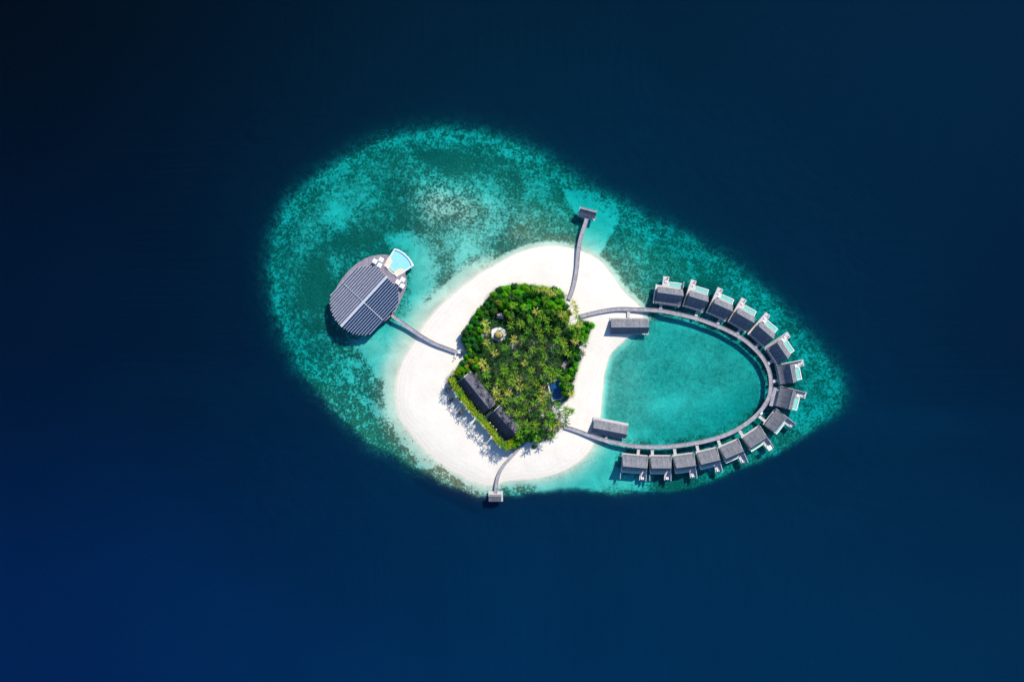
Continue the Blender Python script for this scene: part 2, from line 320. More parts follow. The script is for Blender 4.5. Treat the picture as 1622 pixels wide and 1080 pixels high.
cm = math_('ADD', math_('MULTIPLY_ADD', math_('SUBTRACT', att('coral'), 0.5), 1.9, 0.5), dev)
cl = N.new('ShaderNodeClamp'); L.new(cm, cl.inputs[0]); cm = cl.outputs[0]
sandc = mixc(rmap(n3, 0.35, 0.65), (0.50,0.54,0.42), (0.38,0.44,0.34))
weed = mixc(att('olive'), (0.026,0.075,0.055), (0.115,0.108,0.060))
weed = mixc(rmap(noise(0.9, 4, 0.7), 0.46, 0.68), weed, mixc(att('olive'), (0.12,0.21,0.16), (0.24,0.24,0.16)))
under = mixc(cm, sandc, weed); hs_ = N.new('ShaderNodeHueSaturation'); L.new(under, hs_.inputs['Color']); L.new(rmap(noise(0.045, 5, 0.65, 0.8), 0.36, 0.64, 0.87, 1.14), hs_.inputs['Value']); under = hs_.outputs[0]
# bed colour paled with depth to cancel the water's light absorption
def cancel_absorb(a, k): return math_('MINIMUM', math_('MULTIPLY', math_('MULTIPLY', a, 0.80), math_('EXPONENT', math_('MULTIPLY', sepz.outputs[2], -k))), 0.85)
cc = N.new('ShaderNodeCombineXYZ'); cc.inputs[0].default_value = 0.03; L.new(cancel_absorb(att('sea_tone_g'), 0.055*2.66), cc.inputs[1]); L.new(cancel_absorb(att('sea_tone_b'), 0.043*2.66), cc.inputs[2])
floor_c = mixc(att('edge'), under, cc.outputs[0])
dry = mixc(rmap(noise(0.06, 4, 0.6), 0.4, 0.6), (0.76,0.70,0.59), (0.70,0.64,0.545))
dry = mixc(rmap(noise(2.5, 3), 0.3, 0.8), dry, (0.62,0.57,0.50))
wet = mixc(rmap(sepz.outputs[2], 0.05, 0.6), (0.70,0.62,0.52), dry)
tide = math_('SINE', math_('ADD', math_('MULTIPLY', sepz.outputs[2], 22.0), math_('MULTIPLY', noise(0.05, 4), 16.0)))   # old tide lines
tide = math_('MULTIPLY', rmap(tide, 0.55, 1.0), rmap(sepz.outputs[2], 1.15, 0.5)); wet = mixc(math_('MULTIPLY', tide, 0.35), wet, (0.58,0.49,0.40))
shaded_litter = mixc(rmap(noise(0.5, 5, 0.7), 0.4, 0.6), (0.07,0.07,0.05), (0.022,0.030,0.020))  # leaf litter, its colour darkened to paint in shade between the palms
shaded_litter = mixc(rmap(noise(0.09, 3), 0.57, 0.64), shaded_litter, (0.40,0.36,0.32))
wet = mixc(math_('MULTIPLY', att('litter_shade'), 1.0), wet, shaded_litter)
fin = mixc(rmap(sepz.outputs[2], -0.06, 0.04), floor_c, wet)
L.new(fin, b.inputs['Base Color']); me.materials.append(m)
bp = N.new('ShaderNodeBump'); bp.inputs['Strength'].default_value = 0.6; bp.inputs['Distance'].default_value = 0.5
L.new(nsum, bp.inputs['Height']); L.new(bp.outputs[0], b.inputs['Normal'])
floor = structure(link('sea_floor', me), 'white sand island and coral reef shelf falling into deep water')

# ------------------------------------------------------------------ the sea: closed volume, transparent rippled top
m, N, L = newmat('sea_water'); N.remove(N['Principled BSDF']); out = N['Material Output']
tr = N.new('ShaderNodeBsdfTransparent'); gl = N.new('ShaderNodeBsdfGlossy'); gl.inputs['Roughness'].default_value = 0.06
mx = N.new('ShaderNodeMixShader'); mx.inputs[0].default_value = 0.014      # reflectance of water seen from above
no = N.new('ShaderNodeTexNoise'); no.inputs['Scale'].default_value = 0.35; no.inputs['Detail'].default_value = 6; tc = N.new('ShaderNodeTexCoord'); L.new(tc.outputs['Object'], no.inputs['Vector'])
bp = N.new('ShaderNodeBump'); bp.inputs['Strength'].default_value = 0.35; bp.inputs['Distance'].default_value = 0.3; L.new(no.outputs[0], bp.inputs['Height'])
L.new(bp.outputs[0], gl.inputs['Normal'])
L.new(tr.outputs[0], mx.inputs[1]); L.new(gl.outputs[0], mx.inputs[2]); L.new(mx.outputs[0], out.inputs['Surface'])
va = N.new('ShaderNodeVolumeAbsorption'); SIG = (0.46, 0.055, 0.043); va.inputs['Density'].default_value = 0.5
va.inputs['Color'].default_value = tuple(1-s/0.5 for s in SIG)+(1,); L.new(va.outputs[0], out.inputs['Volume'])
sea = structure(link('sea', MB().box(-2500,2500,-2500,2500,-80,0).mesh('sea', m)), 'clear turquoise to deep blue sea around the island')

# ------------------------------------------------------------------ walkways
def to_m(path, z, n=6): return [(p.x, p.y) for p in (P(x, y, z) for x, y in catmull(path, n))]
def ribbon(pts, w, z0, z1, off=0.0):
    mb = MB(); v = []; N_ = len(pts); uvs = []; s = 0
    for i, p in enumerate(pts):
        a = Vector(pts[max(i-1,0)]); b_ = Vector(pts[min(i+1,N_-1)]); d = (b_-a).normalized(); n = Vector((-d.y, d.x))
        if i: s += (Vector(p)-Vector(pts[i-1])).length
        l = Vector(p)+n*(off+w/2); r = Vector(p)+n*(off-w/2)
        v += [(l.x,l.y,z1),(r.x,r.y,z1),(l.x,l.y,z0),(r.x,r.y,z0)]; uvs.append(s)
    f = []
    for i in range(N_-1):
        a = i*4; c = a+4; f += [(a+1,c+1,c,a),(a+2,c+2,c+3,a+3),(a,c,c+2,a+2),(a+3,c+3,c+1,a+1)]
    f += [(0,2,3,1),((N_-1)*4,(N_-1)*4+1,(N_-1)*4+3,(N_-1)*4+2)]
    mb.add(v, f); return mb, uvs
def walkway(name, label, path, w, z, group='timber walkways over sand and water', step=11.0):
    pts = to_m(path, z); t = thing(name, label, 'walkway', (pts[0][0], pts[0][1], 0), 0, group)
    loc = [(x-pts[0][0], y-pts[0][1]) for x, y in pts]
    mb, uvs = ribbon(loc, w, z-0.25, z); me = mb.mesh('deck', M['plank'])
    uv = me.uv_layers.new(name='UVMap'); s = [u for u in uvs for _ in range(4)]
    for l in me.loops: uv.data[l.index].uv = (0, s[l.vertex_index])
    link('deck', me, t)
    for sgn in (1, -1):
        kb, _ = ribbon(loc, 0.22, z+0.004, z+0.30, sgn*(w/2-0.11)); part('kerb_rail', kb, M['ridge'], t)
    st = None; acc = 0
    for i in range(1, len(loc)-1):
        acc += (Vector(loc[i])-Vector(loc[i-1])).length
        if acc >= step:
            acc = 0; d = (Vector(loc[i+1])-Vector(loc[i-1])).normalized()
            for sgn in (1, -1):
                p = Vector(loc[i])+Vector((-d.y, d.x))*sgn*(w/2-0.45)
                if st is None: st = part('stilt', MB().tube([(0,0,-5),(0,0,z-0.26)],[0.2,0.2],8), M['stilt'], t, (p.x,p.y,0)); sm_ = st.data
                else: link('stilt', sm_, t, (p.x,p.y,0))
    return t, pts
ARC = [(919,501),(948,494),(978,489.5),(1010,490),(1044,492),(1077,498),(1105,505),(1132,514.5),(1154,524),(1177,537),(1194,551),(1206,564),(1214,577),(1219,590),(1221,604),(1220.5,618),(1217,631),(1209,645),(1198,657.5),(1183,670),(1166,681),(1147,689.5),(1123,697),(1101,701.5),(1072,705.8),(1038,707.8),(1004,706),(977,701),(958,697),(936,690),(914,682),(894,675.5)]
arc_t, arc_pts = walkway('curved_walkway', 'long grey egg-shaped boardwalk ringing the lagoon past all the villas', ARC, 3.1, 2.2, step=13)
walkway('jetty_walkway', 'narrow boardwalk curving from the north beach to its small pavilion', [(930,344),(927,355),(922,370),(918,386),(915.5,405),(914,423),(911,442),(907.5,457),(901.5,474.5)], 3.1, 2.4)
walkway('jetty_walkway', 'bent boardwalk crossing the south beach to the pale landing', [(834,697),(822,710),(809,724),(798,736.5),(790.5,750),(787,763),(785,781)], 2.5, 1.9)
walkway('restaurant_walkway', 'curved boardwalk from the oval restaurant to the western trees', [(619,497),(626,503),(644,515.5),(664,530),(687,543.5),(706,551),(723,557.5)], 2.8, 2.6)

# ------------------------------------------------------------------ roofs
def gable_roof(w, yi, yo, zr, ei, eo, n=7, pw=1.5, th=0.22, over=0.0):
    """ridge along x; inner slope to -yi (concave, eave height ei), outer to +yo (straight, eave height eo)"""
    prof = [(-yi*(1-k/n), ei+(zr-ei)*((k/n)**pw)) for k in range(n)] + [(0, zr)] + [(yo*k/4, zr+(eo-zr)*((k/4)**0.92)) for k in range(1, 5)]
    mb = MB(); m_ = len(prof); x = w/2
    v = [(-x,y,z) for y,z in prof]+[(x,y,z) for y,z in prof]+[(-x,y,z-th) for y,z in prof]+[(x,y,z-th) for y,z in prof]
    f = []
    for k in range(m_-1):
        f += [(k,k+m_,k+1+m_,k+1),(k+2*m_,k+1+2*m_,k+1+3*m_,k+3*m_),(k,k+1,k+1+2*m_,k+2*m_),(k+m_,k+3*m_,k+1+3*m_,k+1+m_)]
    f += [(0,2*m_,3*m_,m_),(m_-1,2*m_-1,4*m_-1,3*m_-1)]
    mb.add(v, f); return mb, prof
def gable_wall(w, prof, z0, inset=0.6):
    mb = MB(); pr = [(y, z-0.3) for y, z in prof if True]; a, b_ = pr[0][0]+inset*1.3, pr[-1][0]-inset
    ys = [p[0] for p in pr]; zs = [p[1] for p in pr]
    q = [(a, float(np.interp(a, ys, zs)))] + [p for p in pr if a < p[0] < b_] + [(b_, float(np.interp(b_, ys, zs)))]
    x = w/2-inset; n = len(q)
    v = [(-x,y,z) for y,z in q]+[(x,y,z) for y,z in q]+[(-x,a,z0),(-x,b_,z0),(x,a,z0),(x,b_,z0)]
    A0, B0, A1, B1 = 2*n, 2*n+1, 2*n+2, 2*n+3
    f = [tuple([A0]+list(range(n))+[B0]), tuple([B1]+list(range(2*n-1,n-1,-1))+[A1]), (A0,A1,n,0), (B0,n-1,2*n-1,B1)]
    mb.add(v, f); return mb

# ------------------------------------------------------------------ overwater villas
VZ = 1.5                                      # villa deck height above the sea
def unit_stilt(h0=-5, h1=VZ-0.3, r=0.22):
    return MB().tube([(0,0,h0),(0,0,h1)],[r,r],8).mesh('stilt', M['stilt'])
STILT = unit_stilt()
cache = {}
def get(key, fn):
    if key not in cache: cache[key] = fn()
    return cache[key]
def villa(px, py, ang, w, label, spur=0.0, bridge=0.30, platform=False, right_wall=False, yo=5.0):
    """px,py = ridge centre in the photo; ang = degrees from +X of the outward direction"""
    c = P(px, py, 9.9); rz = math.radians(ang-90)
    t = thing('water_villa', label, 'villa', (c.x, c.y, 0), rz, 'water villas around the lagoon walkway')
    x = w/2; k = (w, spur, yo); dy = yo-5.0
    px0, px1 = -x+4.9+spur, x-0.9; pa, pb = (6.8+dy, 9.545+dy) if yo > 4 else (yo+0.5, yo+2.1)
    rf, prof = gable_roof(w, 8.2, yo, 9.9, 4.1, 4.7, 8, 1.75)
    roof = part('roof', get(('roof', w, yo), lambda: rf.mesh('roof', M['shingle'], False)), None, t)
    part('ridge_cap', get(('ridge', w), lambda: MB().box(-x-0.05, x+0.05, -0.16, 0.16, 9.87, 10.02).mesh('ridge_cap', M['ridge'])), None, roof)
    part('wall', get(('wall', w, yo), lambda: gable_wall(w, prof, VZ, 0.7).mesh('wall', M['wall'])), None, t)
    # main deck under the house, open spur deck to the left, pool shelf to the right
    dk = lambda: MB().box(-x-0.9, x+0.1, -8.7, 6.6+dy, VZ-0.3, VZ).box(-x-0.9+spur, -x+3.9+spur, 6.602+dy, (14.0 if yo > 4 else 11.4), VZ-0.3, VZ).box(-x+3.902+spur, x-0.3, 6.602+dy, max(pb+0.7, 6.7+dy), VZ-0.3, VZ-0.02).mesh('deck', M['deck_light'])
    part('deck', get(('deck', k), dk), None, t)
    rim = lambda: MB().box(px0, px1, pb+0.005, pb+0.605, VZ-1.2, VZ+0.35).box(px1, px1+0.45, pa-0.7, pb+0.605, VZ-1.2, VZ+0.35).mesh('pool_rim', M['white'])
    pool = part('pool', get(('pool', k), lambda: MB().box(px0-0.2, px1-0.002, pa, pb, VZ-1.1, VZ+0.06).mesh('pool', M['pool_green'])), None, t)
    part('pool_rim', get(('rim', k), rim), None, pool)
    part('pool_step', get(('step', k), lambda: MB().box(px0-1.0, px0-0.21, pa, pb, VZ-0.3, VZ+0.05).mesh('pool_step', M['cream'])), None, pool)
    part('privacy_wall', get(('pw', k), lambda: MB().box(-x-1.12, -x-0.91, -8.5, (7.0 if w > 20 else 13.6 if yo > 4 else 11.6), VZ-0.3, VZ+2.5).mesh('privacy_wall', M['wall_white'])), None, t)
    if right_wall or w > 17:
        part('screen_wall', get(('sw', k), lambda: MB().box(x+0.11, x+0.3, 6.5, 11.5, VZ-0.3, VZ+2.3).mesh('screen_wall', M['wall_white'])), None, t)
    bx = x-w*bridge
    # bridge to the walkway
    Mw = Matrix.Translation((c.x, c.y, 0)) @ Matrix.Rotation(rz, 4, 'Z'); inv = Mw.inverted()
    best = 30
    for q in arc_pts:
        l = inv @ Vector((q[0], q[1], 0))
        if -22 < l.y < -8.8: best = min(best, (abs(l.x-bx), -l.y)) if isinstance(best, tuple) else (abs(l.x-bx), -l.y)
    L_ = best[1] if isinstance(best, tuple) else 14
    L_ = max(9.8, L_-1.4)
    part('entry_bridge', MB().box(bx-1.15, bx+1.15, -L_, -8.702, VZ-0.25, VZ+0.02), M['deck_light'], t)
    if platform:
        part('entry_platform', MB().box(-x+1.0, x+1.0, -L_+0.6, -8.71, VZ-0.25, VZ+0.04), M['deck'], t)
    part('door', get('door', lambda: MB().box(-0.8, 0.8, -0.06, 0.06, 0, 2.1).mesh('door', M['dark'])), None, t, (bx, -7.2, VZ))
    for sx in (-x+0.6, 0.0, x-0.6):
        for sy in (-8.2, -1.5, 5.5+dy): link('stilt', STILT, t, (sx, sy, 0))
    link('stilt', STILT, t, (-x+0.2+spur, 13.2 if yo > 4 else 10.9, 0)); link('stilt', STILT, t, (-x+3.4+spur, 13.2 if yo > 4 else 10.9, 0))
    return Mw, rz, w, spur
def lounger_proto():
    t = thing('sun_lounger', '', 'sun lounger', group='white sun loungers on the villa decks')
    part('cushion', MB().box(-0.42,0.42,-1.1,0.45,0.34,0.50), M['white'], t)
    part('backrest', MB().box(-0.42,0.42,0,0.85,0,0.14, Matrix.Translation((0,0.46,0.36)) @ Matrix.Rotation(math.radians(35),4,'X')), M['white'], t)
    part('frame', MB().box(-0.46,0.46,-1.12,1.0,0.26,0.33), M['wall'], t)
    for a, b_ in ((-0.4,-1.0),(0.4,-1.0),(-0.4,0.9),(0.4,0.9)): part('leg', MB().box(a-0.04,a+0.04,b_-0.04,b_+0.04,0,0.258), M['wall'], t)
    return t
LOUNGER = lounger_proto(); used = {'l': False, 'p': False, 'd': False}
def put(key, proto, loc, rz, label):
    o = proto if not used[key] else copy_tree(proto); used[key] = True
    o.location = loc; o.rotation_euler = (0,0,rz); o['label'] = label; return o
def parasol_proto(size=3.6):
    t = thing('parasol', '', 'parasol', group='square white parasols'); s = size/2
    mb = MB(); v = [(-s,-s,2.75),(s,-s,2.75),(s,s,2.75),(-s,s,2.75),(0,0,3.25),(-s,-s,2.58),(s,-s,2.58),(s,s,2.58),(-s,s,2.58)]
    mb.add(v, [(0,1,4),(1,2,4),(2,3,4),(3,0,4),(5,6,1,0),(6,7,2,1),(7,8,3,2),(8,5,0,3)]); part('canopy', mb, M['white'], t)
    part('pole', MB().tube([(0,0,0),(0,0,3.2)],[0.05,0.05],8), M['metal'], t)
    part('base', MB().box(-0.4,0.4,-0.4,0.4,0,0.1), M['dark'], t)
    return t
PARASOL = parasol_proto()
def daybed_proto():
    t = thing('daybed', '', 'daybed', group='white daybeds on the villa decks')
    part('mattress', MB().box(-1.1,1.1,-1.1,1.1,0.36,0.62), M['white'], t)
    part('bolster', MB().box(-1.1,1.1,0.75,1.08,0.622,0.85), M['white'], t)
    part('base', MB().box(-1.2,1.2,-1.2,1.2,0,0.355), M['cream'], t)
    return t
DAYBED = daybed_proto()
def table_proto():
    t = thing('side_table', '', 'table', group='small dark tables on the villa decks')
    part('table_top', MB().tube([(0,0,0.68),(0,0,0.74)],[0.55,0.55],14), M['dark'], t)
    part('leg', MB().tube([(0,0,0),(0,0,0.68)],[0.06,0.06],6), M['dark'], t)
    return t
TABLE = table_proto(); used['t'] = False
VILLAS = [ # ridge px, py, outward angle deg (0 = east, 90 = north), width m, spur shift, bridge pos from right, label
 (1062.5,465.5, 82, 20.4, 5.2, 0.72, 'wide grey-roofed water villa nearest the north beach'),
 (1107.2,473.2, 73, 15.6, 0, 0.26, 'water villa second from the north beach, pool on its sea side'),
 (1146.2,486.4, 66, 15.6, 0, 0.28, 'water villa third from the north beach, daybed beside its pool'),
 (1181.2,503.2, 60, 15.6, 0, 0.30, 'water villa fourth from the north beach along the walkway'),
 (1213.9,526.5, 49, 15.6, 0, 0.26, 'water villa fifth from the north beach, turned north-east'),
 (1240.0,555.5, 34, 15.0, 0, 0.24, 'water villa sixth from the north beach, long white side wall'),
 (1254.3,592.0, 11, 14.4, 0, 0.22, 'water villa facing east, upper one of two at the lagoon tip'),
 (1253.0,633.0,-14, 15.0, 0, 0.50, 'water villa at the lagoon tip with wide entry platform'),
 (1237.5,672.5,-38, 14.8, 0, 0.20, 'water villa south-east, angled roof next to the white cart'),
 (1202.2,700.0,-57, 15.6, 0, 0.10, 'water villa with an open white parasol on its sea deck'),
 (1163.9,719.7,-67, 15.4, 0, 0.12, 'water villa fifth from the south beach, tilted roof'),
 (1125.9,731.3,-76.5,15.4, 0, 0.13, 'water villa fourth from the south beach along the walkway'),
 (1087.0,738.6,-82.5,15.4, 0, 0.14, 'water villa third from the south beach, loungers at its corner'),
 (1048.0,740.8,-90, 15.4, 0, 0.14, 'water villa second from the south beach, square to the walkway'),
 (1006.1,739.4,-95, 19.0, 0, 0.66, 'wide water villa nearest the south beach'),
]
ORD = ['first','second','third','fourth','fifth','sixth','seventh','eighth','ninth','tenth','eleventh','twelfth','thirteenth','fourteenth','fifteenth']
for i, (px, py, a, w, sp, br, lb) in enumerate(VILLAS):
    Mw, rz, w, sp = villa(px, py, a, w, lb, sp, br, platform=(i == 7), right_wall=(i in (13,)), yo=(5,5,5,5,5,5,5,4.6,2.2,3.2,3.2,3.4,3.6,3.6,3.6)[i])
    x = w/2; S = lambda lx, ly: Mw @ Vector((lx, ly, VZ+0.003))
    for j, (dx, side) in enumerate(((1.0, 'left'), (2.3, 'right'))):
        put('l', LOUNGER, S(-x+dx+sp, 10.2 if i < 8 else 9.3), rz, f'{side} white lounger on the sea deck of the {ORD[i]} villa from the north beach')
    put('t', TABLE, S(-x+2.6+sp, 12.6 if i < 8 else 10.9), rz, f'round dark table at the deck tip of the {ORD[i]} villa from the north beach')
    if i in (2,4,5,6,7): put('d', DAYBED, S(-x+3.0+sp, 7.7), rz, f'white daybed beside the pool of the {ORD[i]} villa from the north beach')
Mw = Matrix.Translation(P(1202.2,700,9.9)*Vector((1,1,0)) if False else Vector((P(1202.2,700,9.9).x, P(1202.2,700,9.9).y, 0))) @ Matrix.Rotation(math.radians(-147),4,'Z')
put('p', PARASOL, Mw @ Vector((-5.6, 10.2, VZ+0.004)), math.radians(-147), 'white parasol open on the sea deck of the tenth villa')

# ------------------------------------------------------------------ lagoon pavilions
def pavilion(px, py, ang, w, yi, yo, zr, e, deckz, label, cols=5, ext=(0.6,0.6,0.8,0.8), eo=None):
    c = P(px, py, zr); rz = math.radians(ang)
    t = thing('beach_pavilion' if w > 20 else 'jetty_pavilion', label, 'pavilion', (c.x, c.y, 0), rz)
    rf, prof = gable_roof(w, yi, yo, zr, e, eo if eo else e, 5, 1.12)
    roof = part('roof', rf, M['shingle'], t); part('ridge_cap', MB().box(-w/2-0.05,w/2+0.05,-0.16,0.16,zr-0.03,zr+0.12), M['ridge'], roof)
    part('deck', MB().box(-w/2-ext[0], w/2+ext[1], -yi-ext[2], yo+ext[3], deckz-0.3, deckz), M['deck_light'], t)
    cm_ = MB().box(-0.15,0.15,-0.15,0.15,deckz,e+0.15).mesh('column', M['wall']); sm_ = unit_stilt(-5, deckz-0.3)
    for k in range(cols):
        xx = -w/2+0.8+(w-1.6)*k/(cols-1)
        for yy in (-yi+0.8, yo-0.8): link('column', cm_, t, (xx, yy, 0)); link('stilt', sm_, t, (xx, yy, 0))
    part('back_wall', MB().box(-w/2+1, w/2-1, -yi*0.2, -yi*0.2+0.2, deckz, e+0.4), M['wall'], t)
    return t
t = pavilion(998.5,518, 0, 29.6, 5.0, 6.6, 7.6, 3.0, 1.6, 'long grey-roofed pavilion on the sand at the north end of the lagoon', 7)
part('entry_bridge', MB().box(-1.6,0.6,7.42,13.2,1.65,1.9), M['deck_light'], t)
t = pavilion(966.7,682.3,-11.2, 27.2, 4.2, 6.0, 7.0, 2.9, 1.6, 'long tilted grey-roofed pavilion at the south end of the lagoon', 7, ext=(0.6,0.3,0.5,2.0))
part('entry_bridge', MB().box(-2.2,-0.2,-9.6,-4.72,1.65,1.9), M['deck_light'], t)
pavilion(932.2,333.6,-15.0, 13.4, 4.6, 1.8, 6.2, 3.3, 2.2, 'small square grey-roofed pavilion at the end of the north jetty', 3, ext=(0.2,0.2,1.2,0.5), eo=4.6)
pavilion(784.2,785.5, 0, 9.8, 4.6, 1.0, 4.8, 3.2, 1.8, 'small pale-roofed landing pavilion at the tip of the south jetty', 3, ext=(0.4,1.2,0.2,2.2), eo=4.2)

# ------------------------------------------------------------------ oval restaurant with solar roof
DZ = 2.6; oc = P(576,477.8,DZ); ORZ = math.atan2(0.735, 0.678)
rt = thing('oval_restaurant', 'oval overwater restaurant with striped solar roof and pale ridge beam', 'restaurant', (oc.x, oc.y, 0), 0)
def LM(px, py, z): p = P(px, py, z); return (p.x-oc.x, p.y-oc.y)
outline = catmull([(602,403.5),(577,410),(552,429),(534,454),(527,478),(529,500),(541,516),(562,524),(590,519.5),(611,507.5),(619,500),(622,496),(627,492),(636,473),(643.5,454),(643,437),(632,414),(618,405)], 4, True)
part('deck', MB().prism([LM(x,y,DZ) for x,y in outline], DZ-0.4, DZ), M['oval'], rt)
ru = Vector((math.cos(ORZ), math.sin(ORZ), 0)); rv = Vector((ru.y, -ru.x, 0))
def RP(u, v, z): k = (CAMH-z)/(CAMH-DZ); return Vector((oc.x*(k-1), oc.y*(k-1), 0)) + ru*(u*MPP*k)+rv*(v*MPP*k)+Vector((0,0,z))
def urange(v):
    a = 54*math.sqrt(max(0, 1-(abs(v)/52)**2.2)); return 2-a, min(3+a, 54+0.0*v)
part('hall_wall', MB().prism([tuple((RP(u,v,5))[:2]) for u,v in ((-40,-18),(-24,-34),(24,-34),(44,-18),(44,18),(24,34),(-24,34),(-40,18))], DZ, 6.2), M['wall_white'], rt)
def strip(u0, u1, v0, v1, z00, z11, th=0.12):
    a = [RP(u0,v0,z00),RP(u1,v0,z00),RP(u1,v1,z11),RP(u0,v1,z11)]; b_ = [p-Vector((0,0,th)) for p in a]
    mb = MB(); n = (a[1]-a[0]).cross(a[2]-a[0])
    f = [(0,1,2,3),(7,6,5,4),(0,4,5,1),(1,5,6,2),(2,6,7,3),(3,7,4,0)]
    if n.z < 0: f = [g[::-1] for g in f]
    mb.add(a+b_, f); return mb
pitch = 3.95; solar = []
for side in (-1, 1):
    for k in range(11):
        v0 = 2.4+k*pitch; v1 = v0+(pitch-0.75 if side == 1 else pitch*0.52)
        if side == 1 and k == 10: continue
        u0, u1 = urange(v1 if v1 < 46 else 46); u0 += 1.2*((k % 2)); 
        if side == 1: u1 = min(u1, 52.5)
        zc = 9.4-0.075*v0
        pr = strip(u0, u1, side*v0, side*v1, zc, zc-(0.45 if side == 1 else 0.62))
        pn = part('solar_panel_row', pr, M['solar_navy'] if side == 1 else M['solar_grey'], rt)
        fr_ = strip(u0-1.2, u1+1.0, side*(v1+0.02), side*(v1+(0.62 if side == 1 else pitch*0.42)), zc-0.25, zc-0.30)
        part('gutter_strip', fr_, M['metal'] if side == 1 else M['louvre'], pn)
part('ridge_beam', strip(-53, 55, -2.2, 2.2, 9.65, 9.65, 0.5), mat('ridge_beam_paint', (0.36,0.40,0.46), (0.46,0.45,0.46), 0.3, 0.6), rt)
for side in (-1, 1):
    part('cross_beam', strip(-1.0+(-0.5 if side==1 else 0), -0.45, side*2.25, side*42, 9.72, 6.55+0.25, 0.2), M['metal'], rt)
# underlying roof sheet, so gaps between the rows show a darker roof and not the deck
sh = MB()
for side, mi in ((-1,0),(1,1)):
    ks = [0,8,16,24,32,38,43]
    for a, b_ in zip(ks[:-1], ks[1:]):
        ua, ub = urange(a), urange(b_)
        q = [RP(ua[0]+1,side*a,8.75-0.075*a),RP(min(ua[1],52)-1,side*a,8.75-0.075*a),RP(min(ub[1],52)-1,side*b_,8.75-0.075*b_),RP(ub[0]+1,side*b_,8.75-0.075*b_)]
        sh.add(q, [(0,1,2,3) if side == -1 else (3,2,1,0)], mi)
part('roof_sheet', sh, [mat('roof_sheet_pale', (0.30,0.28,0.31), (0.22,0.21,0.25), 0.4, 0.8), mat('roof_sheet_navy', (0.02,0.05,0.11), (0.03,0.06,0.13), 0.4, 0.6)], rt)
stl = MB().tube([(0,0,-6),(0,0,DZ-0.4)],[0.3,0.3],8).mesh('stilt', M['stilt'])
for k in range(26):
    u, v = (k % 6-2.5)*17, (k//6-2)*19
    if (u/54)**2+(v/50)**2 < 0.95:
        p = RP(u, v, 0); link('stilt', stl, rt, (p.x, p.y, 0))
# pool wing
WZ = DZ+0.05
part('pool_terrace', MB().prism([LM(*q, WZ) for q in ((607.4,420.5),(618,405.5),(642.8,431.5),(628,439.8))], DZ+0.004, DZ+0.16), M['deck'], rt)
wedge = [(614,411)]+[(625,393.4)]+[(632,395.5),(640,400.2),(647.5,407.5),(653,415.5),(655.5,420.6)]+[(645,429.5),(628.5,439.6)]
pl = part('pool_basin', MB().prism([LM(*q, WZ) for q in ((607.6,420.6),(625,393.4),(632,395.5),(640,400.2),(647.5,407.5),(653,415.5),(655.6,420.6),(628.2,439.6))], DZ-1.6, DZ+0.22), M['wall_white'], rt)
part('pool_water', MB().prism([LM(*q, WZ) for q in ((613,418.4),(625.6,395.7),(631.5,397.8),(639,402.2),(646,408.8),(650.5,415.2),(652.6,420.6),(631.5,433.5))], DZ+0.222, DZ+0.27), M['pool'], pl)
part('deep_edge', MB().add([LM(*q, WZ)+(DZ+0.285,) for q in ((625.2,396.2),(631.3,398.1),(638.7,402.6),(645.6,409.2),(650,415.8),(652,421), (650.6,421.8),(648.9,416.4),(644.7,410.2),(638,403.8),(630.9,399.4),(624.7,397.4))], [(0,11,10,1),(1,10,9,2),(2,9,8,3),(3,8,7,4),(4,7,6,5)]), M['tile_blue'], pl)
def disc(cx, cy, rx, ry, n=24): return [(cx+rx*math.cos(2*math.pi*k/n), cy+ry*math.sin(2*math.pi*k/n)) for k in range(n)]
for (qs) in ([(608.2,420.4),(615,407.8),(619,408.5),(621.5,412),(621.5,416),(618.5,419.5),(616.5,424),(615.5,426.3)], [(623.5,434.2),(625.5,430.5),(629.5,427),(634,425.2),(639,426),(641.5,429),(641.3,431.2),(628.3,438.9)]):
    part('sun_shelf', MB().prism([LM(*q, WZ) for q in qs], DZ+0.272, DZ+0.34), M['cream'], pl)
part('stepping_edge', MB().prism([LM(*q, WZ) for q in ((615.8,425.4),(617.4,423.9),(626.6,431.2),(624.4,434.0))], DZ+0.275, DZ+0.32), mat('green_tile', (0.22,0.42,0.20), (0.3,0.5,0.3), 1, 0.5), pl)
for n_, (ux, uy, d) in enumerate(((593.6,414,'west'),(603.5,411.6,'north'),(600.8,420,'south'),(630,447,'west'),(637.6,443,'north'),(636.7,452.8,'south'))):
    q = P(ux, uy, DZ+3.2); g = 'left of' if n_ < 3 else 'right of'
    put('p', PARASOL, (q.x, q.y, DZ+0.003), ORZ+0.22, f'{d}ernmost white parasol of the trio {g} the restaurant pool')
for n_, (ux, uy) in enumerate(((613.2,420.6),(615.4,423.0),(627.2,433.2),(629.5,435.6))):
    q = P(ux, uy, WZ+0.3); put('l', LOUNGER, (q.x, q.y, DZ+0.345), ORZ+math.pi/2, f'{("upper","lower")[n_%2]} lounger on the {("left","right")[n_//2]} cream shelf of the restaurant pool')

